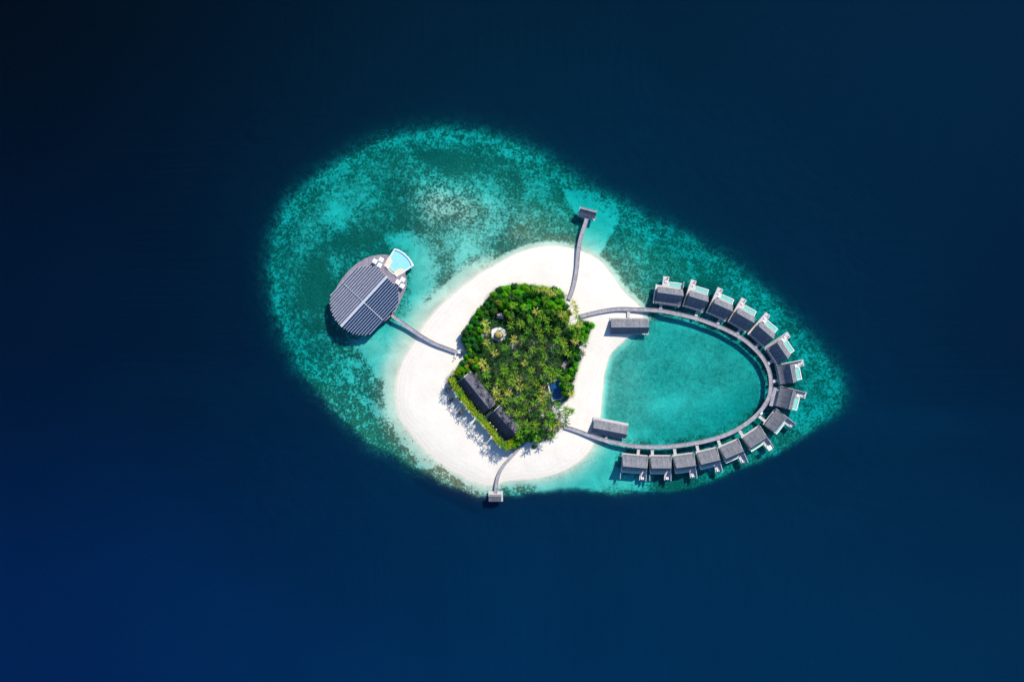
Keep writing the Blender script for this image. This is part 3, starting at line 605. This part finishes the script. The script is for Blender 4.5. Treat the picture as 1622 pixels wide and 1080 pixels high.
# ------------------------------------------------------------------ buildings in the grove
GZ = 1.15
def house(name, label, r0, r1, yi, yo, zr, ei, eo):
    a, b_ = P(*r0, zr), P(*r1, zr); mid = (a+b_)/2; d = b_-a; w = d.length; rz = math.atan2(d.y, d.x)
    t = thing(name, label, 'building', (mid.x, mid.y, 0), rz)
    rf, prof = gable_roof(w, yi, yo, zr, ei, eo, 4, 1.0, 0.3); roof = part('roof', rf, M['dark_shingle'], t)
    part('verge_trim', MB().add([(-w/2-0.3,y,z+0.05) for y,z in prof]+[(-w/2+0.1,y,z+0.05) for y,z in prof], [(k,k+len(prof),k+1+len(prof),k+1) for k in range(len(prof)-1)]), M['metal'], roof)
    part('wall', gable_wall(w, prof, GZ-0.6, 1.0), M['wall'], t)
    for k in range(5):
        xx = -w/2+w*(k+0.5)/5; f = part('window', MB().box(xx-1.3,xx+1.3,-yi+1.20,-yi+1.28,GZ+0.5,GZ+2.2), M['glass'], t)
    part('door', MB().box(-0.9,0.9,yo-0.985,yo-0.9,GZ,GZ+2.1), M['dark'], t)
    return t, mid, rz, w
house('main_building', 'long dark gabled hall along the south-west grove, upper of two roofs', (734.6,597.3), (775.4,648.2), 7.6, 7.2, 11.0, 2.9, 5.6)
t2, mid2, rz2, w2 = house('main_building', 'shorter dark gabled hall beside the south jetty path, lower of two roofs', (782.8,650.6), (816.2,687.2), 7.6, 6.6, 10.4, 2.6, 5.4)
# shaded terrace with curved boundary wall and three white daybeds
ter = thing('terrace', 'dark terrace with curved cream wall beside the lower hall', 'terrace', tuple(P(790,680)), 0)
o_ = P(790,680)
def T2(q, z=GZ): p = P(*q, z); return (p.x-o_.x, p.y-o_.y)
part('paving', MB().prism([T2(q) for q in ((762,656),(772,652),(806,690),(810,693),(804,696),(796,696.5),(789,692),(782,684),(772,671))], 0.5, GZ+0.25), M['dark_shingle'], ter)
wpts = [T2(q) for q in catmull([(767,665),(774,675),(782,685.5),(789,693.5),(796,698),(804,698.5),(811,695)], 4)]
mb_, _ = ribbon(wpts, 0.5, 0.4, GZ+1.3); part('boundary_wall', mb_, M['cream'], ter)
for n_, (ux, uy, d) in enumerate(((777.8,667.7,'upper'),(782.6,673,'middle'),(787.5,678.2,'lower'))):
    q = P(ux-1.2, uy+1.2, GZ+2)
    o = thing('standing_lamp', f'{d} of three small white lamps on the dark terrace', 'lamp', (q.x, q.y, GZ+0.25), 0, 'white lamps on the terrace')
    part('pole', MB().tube([(0,0,0),(0,0,3.6)],[0.05,0.05],6), M['dark'], o)
    part('lamp_shade', MB().tube([(0,0,3.5),(0,0,3.95),(0,0,4.1)],[0.42,0.42,0.15],10), M['white'], o)
# yellow dome hut
def dome_hut():
    zc = 4.6; c = P(789.8,530.8,zc); t = thing('domed_hut', 'octagonal hut with yellow thatched dome and white terrace in the trees', 'hut', (c.x,c.y,0))
    R = 3.5; mb = MB(); rings = [(R,3.2),(R*0.94,4.0),(R*0.78,4.8),(R*0.52,5.4),(R*0.25,5.75)]; n = 24; v = []; f = []
    for r, z in rings: v += [(r*math.cos(2*math.pi*k/n), r*math.sin(2*math.pi*k/n), z) for k in range(n)]
    v.append((0,0,5.9))
    for j in range(len(rings)-1): f += [(j*n+k, j*n+(k+1)%n, (j+1)*n+(k+1)%n, (j+1)*n+k) for k in range(n)]
    f += [((len(rings)-1)*n+k, (len(rings)-1)*n+(k+1)%n, len(v)-1) for k in range(n)]
    mb.add(v, f); part('dome', mb, M['thatch_yellow'], t, smooth=True)
    oc8 = lambda r: [(r*math.cos(math.pi/8+k*math.pi/4), r*math.sin(math.pi/8+k*math.pi/4)) for k in range(8)]
    part('eave_ring', MB().prism(oc8(4.15), 2.95, 3.15), M['wall_white'], t); part('gutter', MB().prism(oc8(3.75), 3.152, 3.3), M['dark'], t)
    part('wall', MB().prism(oc8(3.3), 0.5, 2.94), M['wall'], t)
    part('terrace', MB().prism([(-6,-2.6),(0,-5),(5,-3),(6,1),(5.5,4.2),(1.5,6.2),(-2,6.0),(-5.6,4.4)], 0.4, GZ+0.45), M['wall_white'], t)
    part('porch', MB().box(-5.7,-3.9,-2.3,3.2,2.6,2.9), M['wall_white'], t)
    return t
dome_hut()
def small_hut(px, py, ang, w, d, label, m_=None):
    c = P(px, py, 4.8); t = thing('small_hut', label, 'hut', (c.x, c.y, 0), math.radians(ang), 'small huts between the palms')
    rf, prof = gable_roof(w, d, d, 5.0, 3.2, 3.2, 3, 1.1); part('roof', rf, M['thatch_pink'], t); part('wall', gable_wall(w, prof, 0.6, 0.5), M['wall'], t)
    part('door', MB().box(-0.5,0.5,-d+0.57,-d+0.62,GZ,GZ+2), M['dark'], t)
small_hut(792.5,500.2, -12, 5.4, 2.2, 'bleached small hut under the trees north of the yellow dome')
small_hut(895.6,577.5, 55, 6.2, 2.0, 'bleached small hut by the eastern edge of the palm grove')
# swimming pool
sp_ = P(880,618); t = thing('swimming_pool', 'deep blue swimming pool between palms near the east beach', 'swimming pool', tuple(sp_), 0)
def SPq(q): p = P(*q, GZ); return (p.x-sp_.x, p.y-sp_.y)
part('basin', MB().prism([SPq(q) for q in ((866.8,606.5),(886.5,598.5),(894,632.5),(874.2,635.5))], 0.3, GZ+0.30), M['cream'], t)
part('water', MB().prism([SPq(q) for q in ((868.8,607.6),(885.6,600.8),(892,630.6),(875.6,633))], GZ+0.302, GZ+0.36), M['pool_blue'], t)
# thatched beach umbrellas
def thatch_proto():
    t = thing('thatched_umbrella', '', 'umbrella', group='dark thatched umbrellas on the west beach'); n = 18; mb = MB(); v = []; f = []
    for r, z in ((2.15,2.3),(1.9,2.62),(1.1,3.0),(0.4,3.35)): v += [((r+0.12*((k*7)%3-1)*(r>1.5))*math.cos(2*math.pi*k/n), (r+0.12*((k*5)%3-1)*(r>1.5))*math.sin(2*math.pi*k/n), z) for k in range(n)]
    v.append((0,0,3.7))
    for j in range(3): f += [(j*n+k,j*n+(k+1)%n,(j+1)*n+(k+1)%n,(j+1)*n+k) for k in range(n)]
    f += [(3*n+k,3*n+(k+1)%n,4*n) for k in range(n)]; mb.add(v, f); part('thatch', mb, M['thatch_dark'], t)
    part('pole', MB().tube([(0,0,-0.3),(0,0,3.6)],[0.09,0.07],8), M['trunk'], t); return t
TH = thatch_proto(); used['h'] = False
for (ux, uy, lb) in ((709.4,618,'northernmost dark thatched umbrella on the west beach'),(714.6,633,'middle dark thatched umbrella on the west beach'),(729.4,653,'southernmost dark thatched umbrella on the west beach')):
    q = P(ux, uy, 4.2); put('h', TH, (q.x, q.y, GZ), random.random()*6, lb)
# golf cart and stand-alone small things
def cart(px, py, z, rz, label):
    c = P(px, py, z+1.9); t = thing('golf_cart', label, 'golf cart', (c.x, c.y, z), rz, 'white golf carts on the walkways')
    part('canopy', MB().box(-1.2,1.0,-0.62,0.62,1.82,1.92), M['white'], t)
    part('body', MB().prism([(-1.25,-0.58),(1.0,-0.58),(1.35,-0.35),(1.35,0.35),(1.0,0.58),(-1.25,0.58)], 0.28, 0.62).box(0.75,1.15,-0.55,0.55,0.622,0.95), M['white'], t)
    part('seat', MB().box(-0.6,0.0,-0.5,0.5,0.622,0.85).box(-0.75,-0.602,-0.5,0.5,0.622,1.3), M['dark'], t)
    for a in (-1.1, 0.9):
        for b2 in (-0.55, 0.55): part('post', MB().box(a-0.03,a+0.03,b2-0.03,b2+0.03,0.6,1.815), M['metal'], t)
    for a in (-0.85, 0.9):
        for b2 in (-0.6, 0.6): part('wheel', MB().tube([(a,b2-0.09,0.23),(a,b2+0.09,0.23)],[0.23,0.23],12), M['rubber'], t)
cart(727.5,558.4, 1.3+0.2, math.radians(-12), 'white golf cart parked where the western boardwalk meets the trees')
cart(1206.5,654.6, 2.21, math.radians(50), 'white golf cart on the lagoon boardwalk beside the angled villa')
pa = thing('shaded_path', 'short timber path entering the western trees', 'path', tuple(P(735,561)), 0); o_ = P(735,561)
mb_, _ = ribbon([( (P(*q,1.4)-o_).x, (P(*q,1.4)-o_).y ) for q in ((723,557.8),(733,560.6),(746,563.5),(756,561))], 2.6, 1.0, 1.45); part('boards', mb_, M['deck'], pa)
b_ = P(897.5,467.8,1); t = thing('wooden_bench', 'tiny dark bench on the sand beside the north walkway', 'bench', (b_.x, b_.y, GZ), 0.9)
part('seat', MB().box(-0.8,0.8,-0.25,0.25,0.4,0.46), M['dark'], t); part('backrest', MB().box(-0.8,0.8,0.2,0.26,0.47,0.9), M['dark'], t)
for a in (-0.7,0.7): part('leg', MB().box(a-0.05,a+0.05,-0.22,0.22,0,0.398), M['dark'], t)
# small groups of beach chairs by the west entrance
used['c'] = False
def chair_proto():
    t = thing('beach_chair', '', 'beach chair', group='low wooden chairs by the west entrance')
    part('seat', MB().box(-0.4,0.4,-0.45,0.4,0.3,0.36), M['wall'], t); part('backrest', MB().box(-0.4,0.4,0.35,0.42,0.362,1.0), M['wall'], t)
    for a in (-0.36,0.36):
        for c in (-0.4,0.34): part('leg', MB().box(a-0.04,a+0.04,c-0.04,c+0.04,0,0.298), M['wall'], t)
    return t
CH = chair_proto()
for (ux, uy, lb) in ((719.6,565.4,'low wooden chair nearest the west boardwalk end'),(721.6,567.2,'second low wooden chair south of the west boardwalk end'),(718.2,570.8,'low wooden chair farthest out on the sand by the west entrance')):
    q = P(ux, uy, 1.5); put('c', CH, (q.x, q.y, GZ), 2.2+random.random(), lb)

# ------------------------------------------------------------------ vegetation
R_ = random.Random(5)
def inpoly(x, y, poly):
    c = False; n = len(poly)
    for i in range(n):
        (ax, ay), (bx, by) = poly[i], poly[(i+1) % n]
        if (ay > y) != (by > y) and x < (bx-ax)*(y-ay)/(by-ay)+ax: c = not c
    return c
def frond(mb, az, el, length, droop, wid, r):
    """arched rachis with leaflets as real blades on both sides"""
    ca, sa = math.cos(az), math.sin(az); pts = []; p = Vector((ca*0.12, sa*0.12, 0)); e = el; n = 8
    for k in range(n+1):
        pts.append(p.copy()); e -= droop/n*(0.5+k/n); p = p+Vector((ca*math.cos(e), sa*math.cos(e), math.sin(e)))*(length/n)
    side = Vector((-sa, ca, 0)); up = Vector((0,0,1))
    for k in range(n):
        a, b_ = pts[k], pts[k+1]; wk = 0.075*(1-k/n)+0.02
        mb.add([a+side*wk, a-side*wk, b_-side*wk*0.8, b_+side*wk*0.8], [(0,1,2,3)])
        if k == 0: continue
        l = wid*math.sin(math.pi*(0.18+0.80*k/n))*(0.85+0.3*r.random()); fw = (b_-a)
        for sgn in (1,-1):
            for q in (0.15, 0.65):
                s = a+fw*q; tip = s+side*sgn*l+fw*0.95*(0.8+0.4*r.random())+up*(-0.28*l-0.12*r.random())
                w_ = fw.normalized()*0.13; mb.add([s-w_, s+w_*1.2, tip], [(0,1,2) if sgn > 0 else (0,2,1)])
def crown_mesh(matname, seed, n=19, L0=4.1):
    r = random.Random(seed); mb = MB()
    for k in range(n):
        az = k*2.399+r.uniform(-0.25,0.25); q = k/n
        frond(mb, az, math.radians(78-86*q+r.uniform(-8,8)), L0*(0.72+0.33*min(1,q*2.2)+r.uniform(-0.08,0.08)), math.radians(58+26*q), 0.56, r)
    return mb.mesh('crown', M[matname])
CROWNS = {c: [crown_mesh(c, 100+i, 13+i) for i in range(3)] for c in ('palm_a','palm_b','palm_c','palm_y')}
def nuts():
    mb = MB()
    for k in range(7):
        a = k*0.9; c = Vector((0.32*math.cos(a), 0.32*math.sin(a), -0.25)); s = 0.15
        mb.add([c+Vector(d)*s for d in ((1,0,0),(0,1,0),(-1,0,0),(0,-1,0),(0,0,1),(0,0,-1))], [(0,1,4),(1,2,4),(2,3,4),(3,0,4),(1,0,5),(2,1,5),(3,2,5),(0,3,5)])
    return mb.mesh('coconuts', M['palm_dry'])
NUTS = nuts()
TR = []
for i, (lx, hh) in enumerate(((0.3,10),(1.4,10),(2.6,9.6))):
    TR.append((lx, hh, MB().tube([(lx*(k/6)**1.7, 0.15*math.sin(k), hh*k/6-(0.3 if k == 0 else 0)) for k in range(7)], [0.24]+[0.19-0.012*k for k in range(1,7)], 7).mesh('trunk', M['trunk'])))
LAND = [((789.5,531),'the yellow dome'),((755,622),'the upper hall roof'),((799,668),'the lower hall roof'),((880,618),'the blue pool'),((901,475),'the north walkway foot'),((919,501),'the lagoon walkway foot'),((895,675),'the south lagoon walkway foot'),((834,697),'the south jetty foot'),((725,558),'the western cart'),((895.6,577.5),'the eastern small hut'),((792,500),'the northern small hut')]
DIR8 = ['east','north-east','north','north-west','west','south-west','south','south-east']
VEGREC = []
DESC = {'palm_a':'green coconut palm','palm_b':'golden coconut palm','palm_c':'dark green coconut palm','palm_y':'bright yellow-green palm'}
ALLP = []
def palm(px, py, kind=None, h=None, sc=None, group='coconut palms of the island grove', lean=None):
    kind = kind or R_.choices(('palm_a','palm_b','palm_c'), (6,3,2))[0]
    i = R_.randrange(3) if lean is None else lean; lx, hh, tme = TR[i]; sc = sc or R_.uniform(0.86,1.10); h = h or (R_.uniform(14.5,17) if min(math.hypot(px-a_, py-c_) for a_, c_ in ((745,585),(755,593),(765,603),(776,614),(786,626),(795,638),(806,652),(818,664),(826,672))) < 13 else R_.uniform(11.5,15))
    a = R_.uniform(0, 2*math.pi); c = P(px, py, h+1); fz = (h-1.0)/hh
    t = thing('coconut_palm', '', 'palm tree', (c.x-lx*math.cos(a), c.y-lx*math.sin(a), 0.9), a, group)
    tr_ = link('trunk', tme, t); tr_.scale = (1,1,fz)
    cr = link('crown', R_.choice(CROWNS[kind]), t, (lx, 0.1, hh*fz), R_.uniform(0,6.28)); cr.scale = (sc,)*3
    if kind in ('palm_a','palm_b'): link('coconuts', NUTS, cr)
    ALLP.append((px, py)); VEGREC.append((t, 'palm', DESC[kind], px, py)); return t
GOLD = [(846.6,456),(854.6,458.5),(864,459),(871.5,465),(878.8,464),(865,475.4),(832,488),(849,494),(858.7,501),(879.6,492),(890,498.8),(769,512.5),(770,524),(812,483.5),(883,524),(905,518),(918,515),(770,543),(777,551),(783,560),(814,538.5),(763.6,575.6),(769,584.4),(798,582),(882,525),(860,540),(883,539),(925.5,540),(862.7,564),(830.5,575.6),(866,586),(858,575.6),(822.4,600.5),(810,606.4),(835.4,613),(822.5,613.7),(785,618.5),(805,623),(788,629),(858,632),(858.8,617.7),(900,613),(904.7,623.4),(896.6,658),(896,649),(875.7,658),(870,656),(886,671),(875,678),(911,541),(894,547.4)]
GREEN = [(810,470),(808.7,501),(808.7,515.7),(824,515),(866.7,507.7),(824,512.5),(840,507),(850.6,517),(868,520.5),(895.7,507.7),(799,551),(799,566.7),(817.6,562),(819,570.7),(770,594),(787,581),(799,588.5),(787.8,593),(800,594),(815,580.4),(812.8,593),(810,605),(855.4,529),(844,529),(836,525),(829,536),(891.7,541),(858,552),(844,554),(877,555.4),(887.7,558),(899,560),(835,563.5),(882,573),(841,587),(833,591),(875.6,582),(874,591),(884.4,591.7),(860,600),(874.8,600.5),(895.7,601),(772,610.5),(790,606),(798.7,616),(811,606),(806,640),(798.7,636),(806,652),(811,634.6),(818,656),(846,617),(869,625),(871.7,639.5),(846,638.7),(834,643.5),(823.4,645),(828,630),(819,634),(840,654.8),(852,656),(828,653),(816,664),(904.7,650.7),(883.8,642),(896.6,670),(868.5,671),(835,671),(848,671),(821.7,672),(861,638.7),(851.5,625),(860,648),(846.7,660),(895,603),(864.4,602.4),(872.5,606),(856,692.7),(850.7,696),(873,690),(847.5,681),(835,681),(875.6,670),(822.5,690),(913.4,529.7),(840,600),(849,608),(838,622)]
for q in GOLD: palm(*q, kind='palm_b' if R_.random() < 0.5 else 'palm_a')
for q in GREEN: palm(*q, kind='palm_a' if R_.random() < 0.75 else 'palm_c')
for q in ((908.6,479),(912,487),(912.6,494),(915.8,503)): palm(*q, kind='palm_b' if q[0] < 913 else 'palm_a', h=11.5, sc=0.85, lean=2)
palm(904.5,651.5,'palm_c',6,0.8); palm(886,657,'palm_c',7,1.0); palm(922,560,'palm_c',6,0.95); palm(926.5,548,'palm_c',5,0.6)
# infill of the palm grove
GROVE = [(800,486),(892,486),(893,505),(900,540),(908,560),(900,590),(866,600),(868,640),(880,652),(884,676),(850,692),(828,690),(826,672),(790,640),(775,600),(758,580),(775,560),(775,536),(800,520)]
k = 0
while k < 5000:
    k += 1; x, y = R_.uniform(756,908), R_.uniform(484,694)
    if not inpoly(x, y, GROVE) or math.hypot(x-789.5,y-531) < 14: continue
    if math.hypot(x-895.6,y-577.5) < 9 or math.hypot(x-880,y-618) < 19: continue
    if min(math.hypot(x-a, y-b_) for a, b_ in ALLP) < 8.4: continue
    palm(x, y, kind='palm_c', h=R_.uniform(5,7.5), sc=R_.uniform(0.75,0.95))
# tall palms screening the halls along the west beach
UNDER = []
HEDGE = catmull([(714,603),(719,613),(729,628),(739,641),(751,655),(763,668),(772,678),(780,688),(787,698),(796,705),(805,710)], 8)
s = 0; last = (0,0)
for i, q in enumerate(HEDGE):
    if math.hypot(q[0]-last[0], q[1]-last[1]) > 5.6:
        last = q; palm(q[0]+R_.uniform(-1.2,1.2), q[1]+R_.uniform(-1.2,1.2), kind=R_.choice(('palm_y','palm_y','palm_a')), h=R_.uniform(10,13.5), sc=R_.uniform(0.66,0.8), group='palms screening the dark halls', lean=0)
        palm(q[0]+3.4+R_.uniform(-1,1), q[1]-2.6+R_.uniform(-1,1), kind=R_.choice(('palm_y','palm_a')), h=R_.uniform(8,11), sc=R_.uniform(0.55,0.7), group='palms screening the dark halls', lean=0)
for i, q in enumerate(HEDGE[::2]):
    btree_later = (q[0]+R_.uniform(-1,2.5), q[1]+R_.uniform(-2.5,1)); UNDER.append(btree_later)
for q in ((720,590),(727,587),(714.5,603),(751.5,571.5),(790,700),(808.8,701.6),(802.4,709),(793,703)): palm(*q, kind='palm_y', h=9, sc=0.8)

# broadleaf trees: lumpy crowns of many leaf faces on trunk and limbs
def tree_meshes(seed, matn):
    r = random.Random(seed); lobes = [(Vector((0,0,6.0)), 2.1)]
    for k in range(8):
        a = k*0.785+r.uniform(-0.3,0.3); d = r.uniform(1.3,2.4); lobes.append((Vector((d*math.cos(a), d*math.sin(a), r.uniform(4.4,6.6))), r.uniform(1.0,1.6)))
    for k in range(4):
        a = r.uniform(0,6.28); lobes.append((Vector((0.9*math.cos(a), 0.9*math.sin(a), r.uniform(6.8,7.8))), r.uniform(0.8,1.2)))
    mb = MB()
    for c, rad in lobes:
        for _ in range(int(95*rad)):
            d = Vector((r.gauss(0,1), r.gauss(0,1), r.gauss(0.25,1))).normalized()*rad*(r.random()**0.4)*r.uniform(0.9,1.18)
            p = c+d; s = r.uniform(0.22,0.46)
            nrm = (d.normalized()+Vector((r.uniform(-.6,.6), r.uniform(-.6,.6), r.uniform(.2,1.5)))).normalized()
            a = nrm.orthogonal().normalized(); a.rotate(Matrix.Rotation(r.uniform(0,6.28),3,nrm)); b_ = nrm.cross(a)
            mb.add([p-a*s, p-b_*s*0.55, p+a*s, p+b_*s*0.55], [(0,1,2,3)])
    tr_ = MB().tube([(0,0,-0.5),(0.1,0.05,2),(0,0.1,4.6)],[0.28,0.22,0.15],7)
    for c, rad in lobes[1:9]: tr_.tube([(0,0.05,2.6),(c.x*0.5,c.y*0.5,(2.6+c.z)/2+0.2),tuple(c)],[0.13,0.09,0.04],5)
    return mb.mesh('crown', M[matn]), tr_.mesh('trunk', M['trunk'])
TREES = {m_: [tree_meshes(200+i, m_) for i in range(4)] for m_ in ('leaf_a','leaf_b','leaf_y')}
TD = {'leaf_a':'bright green broadleaf tree','leaf_b':'deep green broadleaf tree','leaf_y':'yellow-green broadleaf tree'}
def btree(px, py, kind, sc=None, hz=None):
    sc = sc or R_.uniform(0.8,1.15); hz = hz or R_.uniform(0.8,1.1); cm_, tm_ = R_.choice(TREES[kind]); p = P(px, py, 6*hz)
    t = thing('broadleaf_tree', '', 'tree', (p.x, p.y, 0.9), R_.uniform(0,6.28), 'broadleaf trees round the grove')
    a = link('trunk', tm_, t); b_ = link('crown', cm_, t); a.scale = b_.scale = (sc, sc, hz); VEGREC.append((t, 'broadleaf', TD[kind], px, py))
ZONES = [ # polygon, spacing, mix (bright, deep, yellow), scale
 ([(786,461),(811,454),(845,455),(877,459),(890,467),(892,480),(895,488),(860,486),(820,488),(798,486),(778,490),(775,474)], 8.8, (8,4,0.4), 1.15),
 ([(775,474),(785,492),(772,500),(770,510),(762,530),(765,553),(745,555),(734,542),(737,525),(750,508),(754,499)], 8.0, (5,6,0), 1.0),
 ([(741,560),(760,563),(770,572),(757,581),(746,586),(733,596),(722,596),(730,580)], 7.5, (6,3,3), 0.8),
 ([(893,492),(901,496),(900,504),(893,508)], 7, (2,1,1), 0.85),
 ([(905,520),(926,510),(939,515),(931,531),(920,540),(904,533)], 7.5, (3,4,0), 0.95),
 ([(905,548),(914,550),(916,566),(912,584),(905,604),(904,622),(895,630),(890,620),(890,598),(900,575)], 7.5, (4,6,0), 0.85),
 ([(822,684),(846,675),(862,688),(852,695),(836,694),(813,706),(806,702)], 8, (2,6,0), 0.95),
 ([(800,492),(850,490),(888,500),(884,520),(840,520),(806,508)], 11, (3,6,0), 0.8),
]
placed = []
for q in UNDER: btree(*q, R_.choice(('leaf_y','leaf_a')), R_.uniform(0.45,0.6), R_.uniform(0.7,1.0))
for poly, spc, mixw, sc in ZONES:
    xs = [q[0] for q in poly]; ys = [q[1] for q in poly]
    for _ in range(2500):
        x, y = R_.uniform(min(xs),max(xs)), R_.uniform(min(ys),max(ys))
        if not inpoly(x, y, poly) or any((x-a)**2+(y-b_)**2 < spc*spc*0.72 for a, b_ in placed): continue
        if math.hypot(x-789.5,y-531) < 14 or math.hypot(x-792.5,y-500.2) < 9 or math.hypot(x-895.6,y-577.5) < 10: continue
        placed.append((x, y)); btree(x, y, R_.choices(('leaf_a','leaf_b','leaf_y'), mixw)[0], sc*R_.uniform(0.88,1.15))
# undergrowth on the grove floor: uncountable low leaves
mb = MB(); n = 0
while n < 15000:
    x, y = R_.uniform(705,942), R_.uniform(450,714)
    if not inpoly(x, y, VEG) or math.hypot(x-789.5,y-531) < 13 or math.hypot(x-880,y-616) < 18: continue
    if vnoise(np.array([x*0.5]), np.array([y*0.5]), 6.0, 5)[0] < 0.34: continue
    n += 1; p = P(x, y); p.z = 1.0+R_.uniform(0.2,1.5); s = R_.uniform(0.3,0.6); a = R_.uniform(0,6.28); d = Vector((math.cos(a),math.sin(a),R_.uniform(-.5,.5)))*s; e = Vector((-math.sin(a),math.cos(a),R_.uniform(-.5,.5)))*s*0.6
    mb.add([p-d,p-e,p+d,p+e], [(0,1,2,3)])
o = link('undergrowth', mb.mesh('undergrowth', M['leaf_b'])); tag(o, 'low dark leafy undergrowth between the trunks of the grove', 'undergrowth', kind='stuff')
# round shrub alone on the south beach
q = P(846.3,707.3,1.2); mb = MB(); r = random.Random(3)
for _ in range(700):
    d = Vector((r.gauss(0,1),r.gauss(0,1),abs(r.gauss(0,1)))).normalized()*(r.random()**0.25); p = Vector((d.x*2.4,d.y*1.8,d.z*1.5+0.1)); s = r.uniform(0.15,0.3)
    a = d.orthogonal().normalized(); b_ = d.cross(a); mb.add([p-a*s,p-b_*s*0.6,p+a*s,p+b_*s*0.6],[(0,1,2,3)])
t = thing('round_shrub', 'round green shrub standing alone on the south beach', 'shrub', (q.x,q.y,1.1)); part('foliage', mb, M['leaf_b'], t); part('stem', MB().tube([(0,0,-0.4),(0,0,0.9)],[0.12,0.08],6), M['trunk'], t)
# labels: each plant by its place in the row of its kind that runs out from the nearest landmark
NTH = ['nearest','second','third','fourth','fifth','sixth','seventh','eighth','ninth','tenth','eleventh','twelfth','thirteenth','fourteenth','fifteenth','sixteenth','seventeenth','eighteenth','nineteenth','twentieth','twenty-first','twenty-second','twenty-third','twenty-fourth','twenty-fifth']
rows = {}
for t, fam, desc, px, py in VEGREC:
    d, lx, ly, nm = min((math.hypot(px-lx, py-ly), lx, ly, nm) for (lx, ly), nm in LAND)
    k = DIR8[int(round(math.atan2(ly-py, px-lx)/(math.pi/4))) % 8]; rows.setdefault((fam, nm, k), []).append((d, t.name, desc, t))
for (fam, nm, k), v in rows.items():
    for q, (_, _, desc, t) in enumerate(sorted(v, key=lambda e: e[:2])):
        t['label'] = f'{desc}, {NTH[q]} {fam} {k} of {nm}'
bpy.context.view_layer.update()
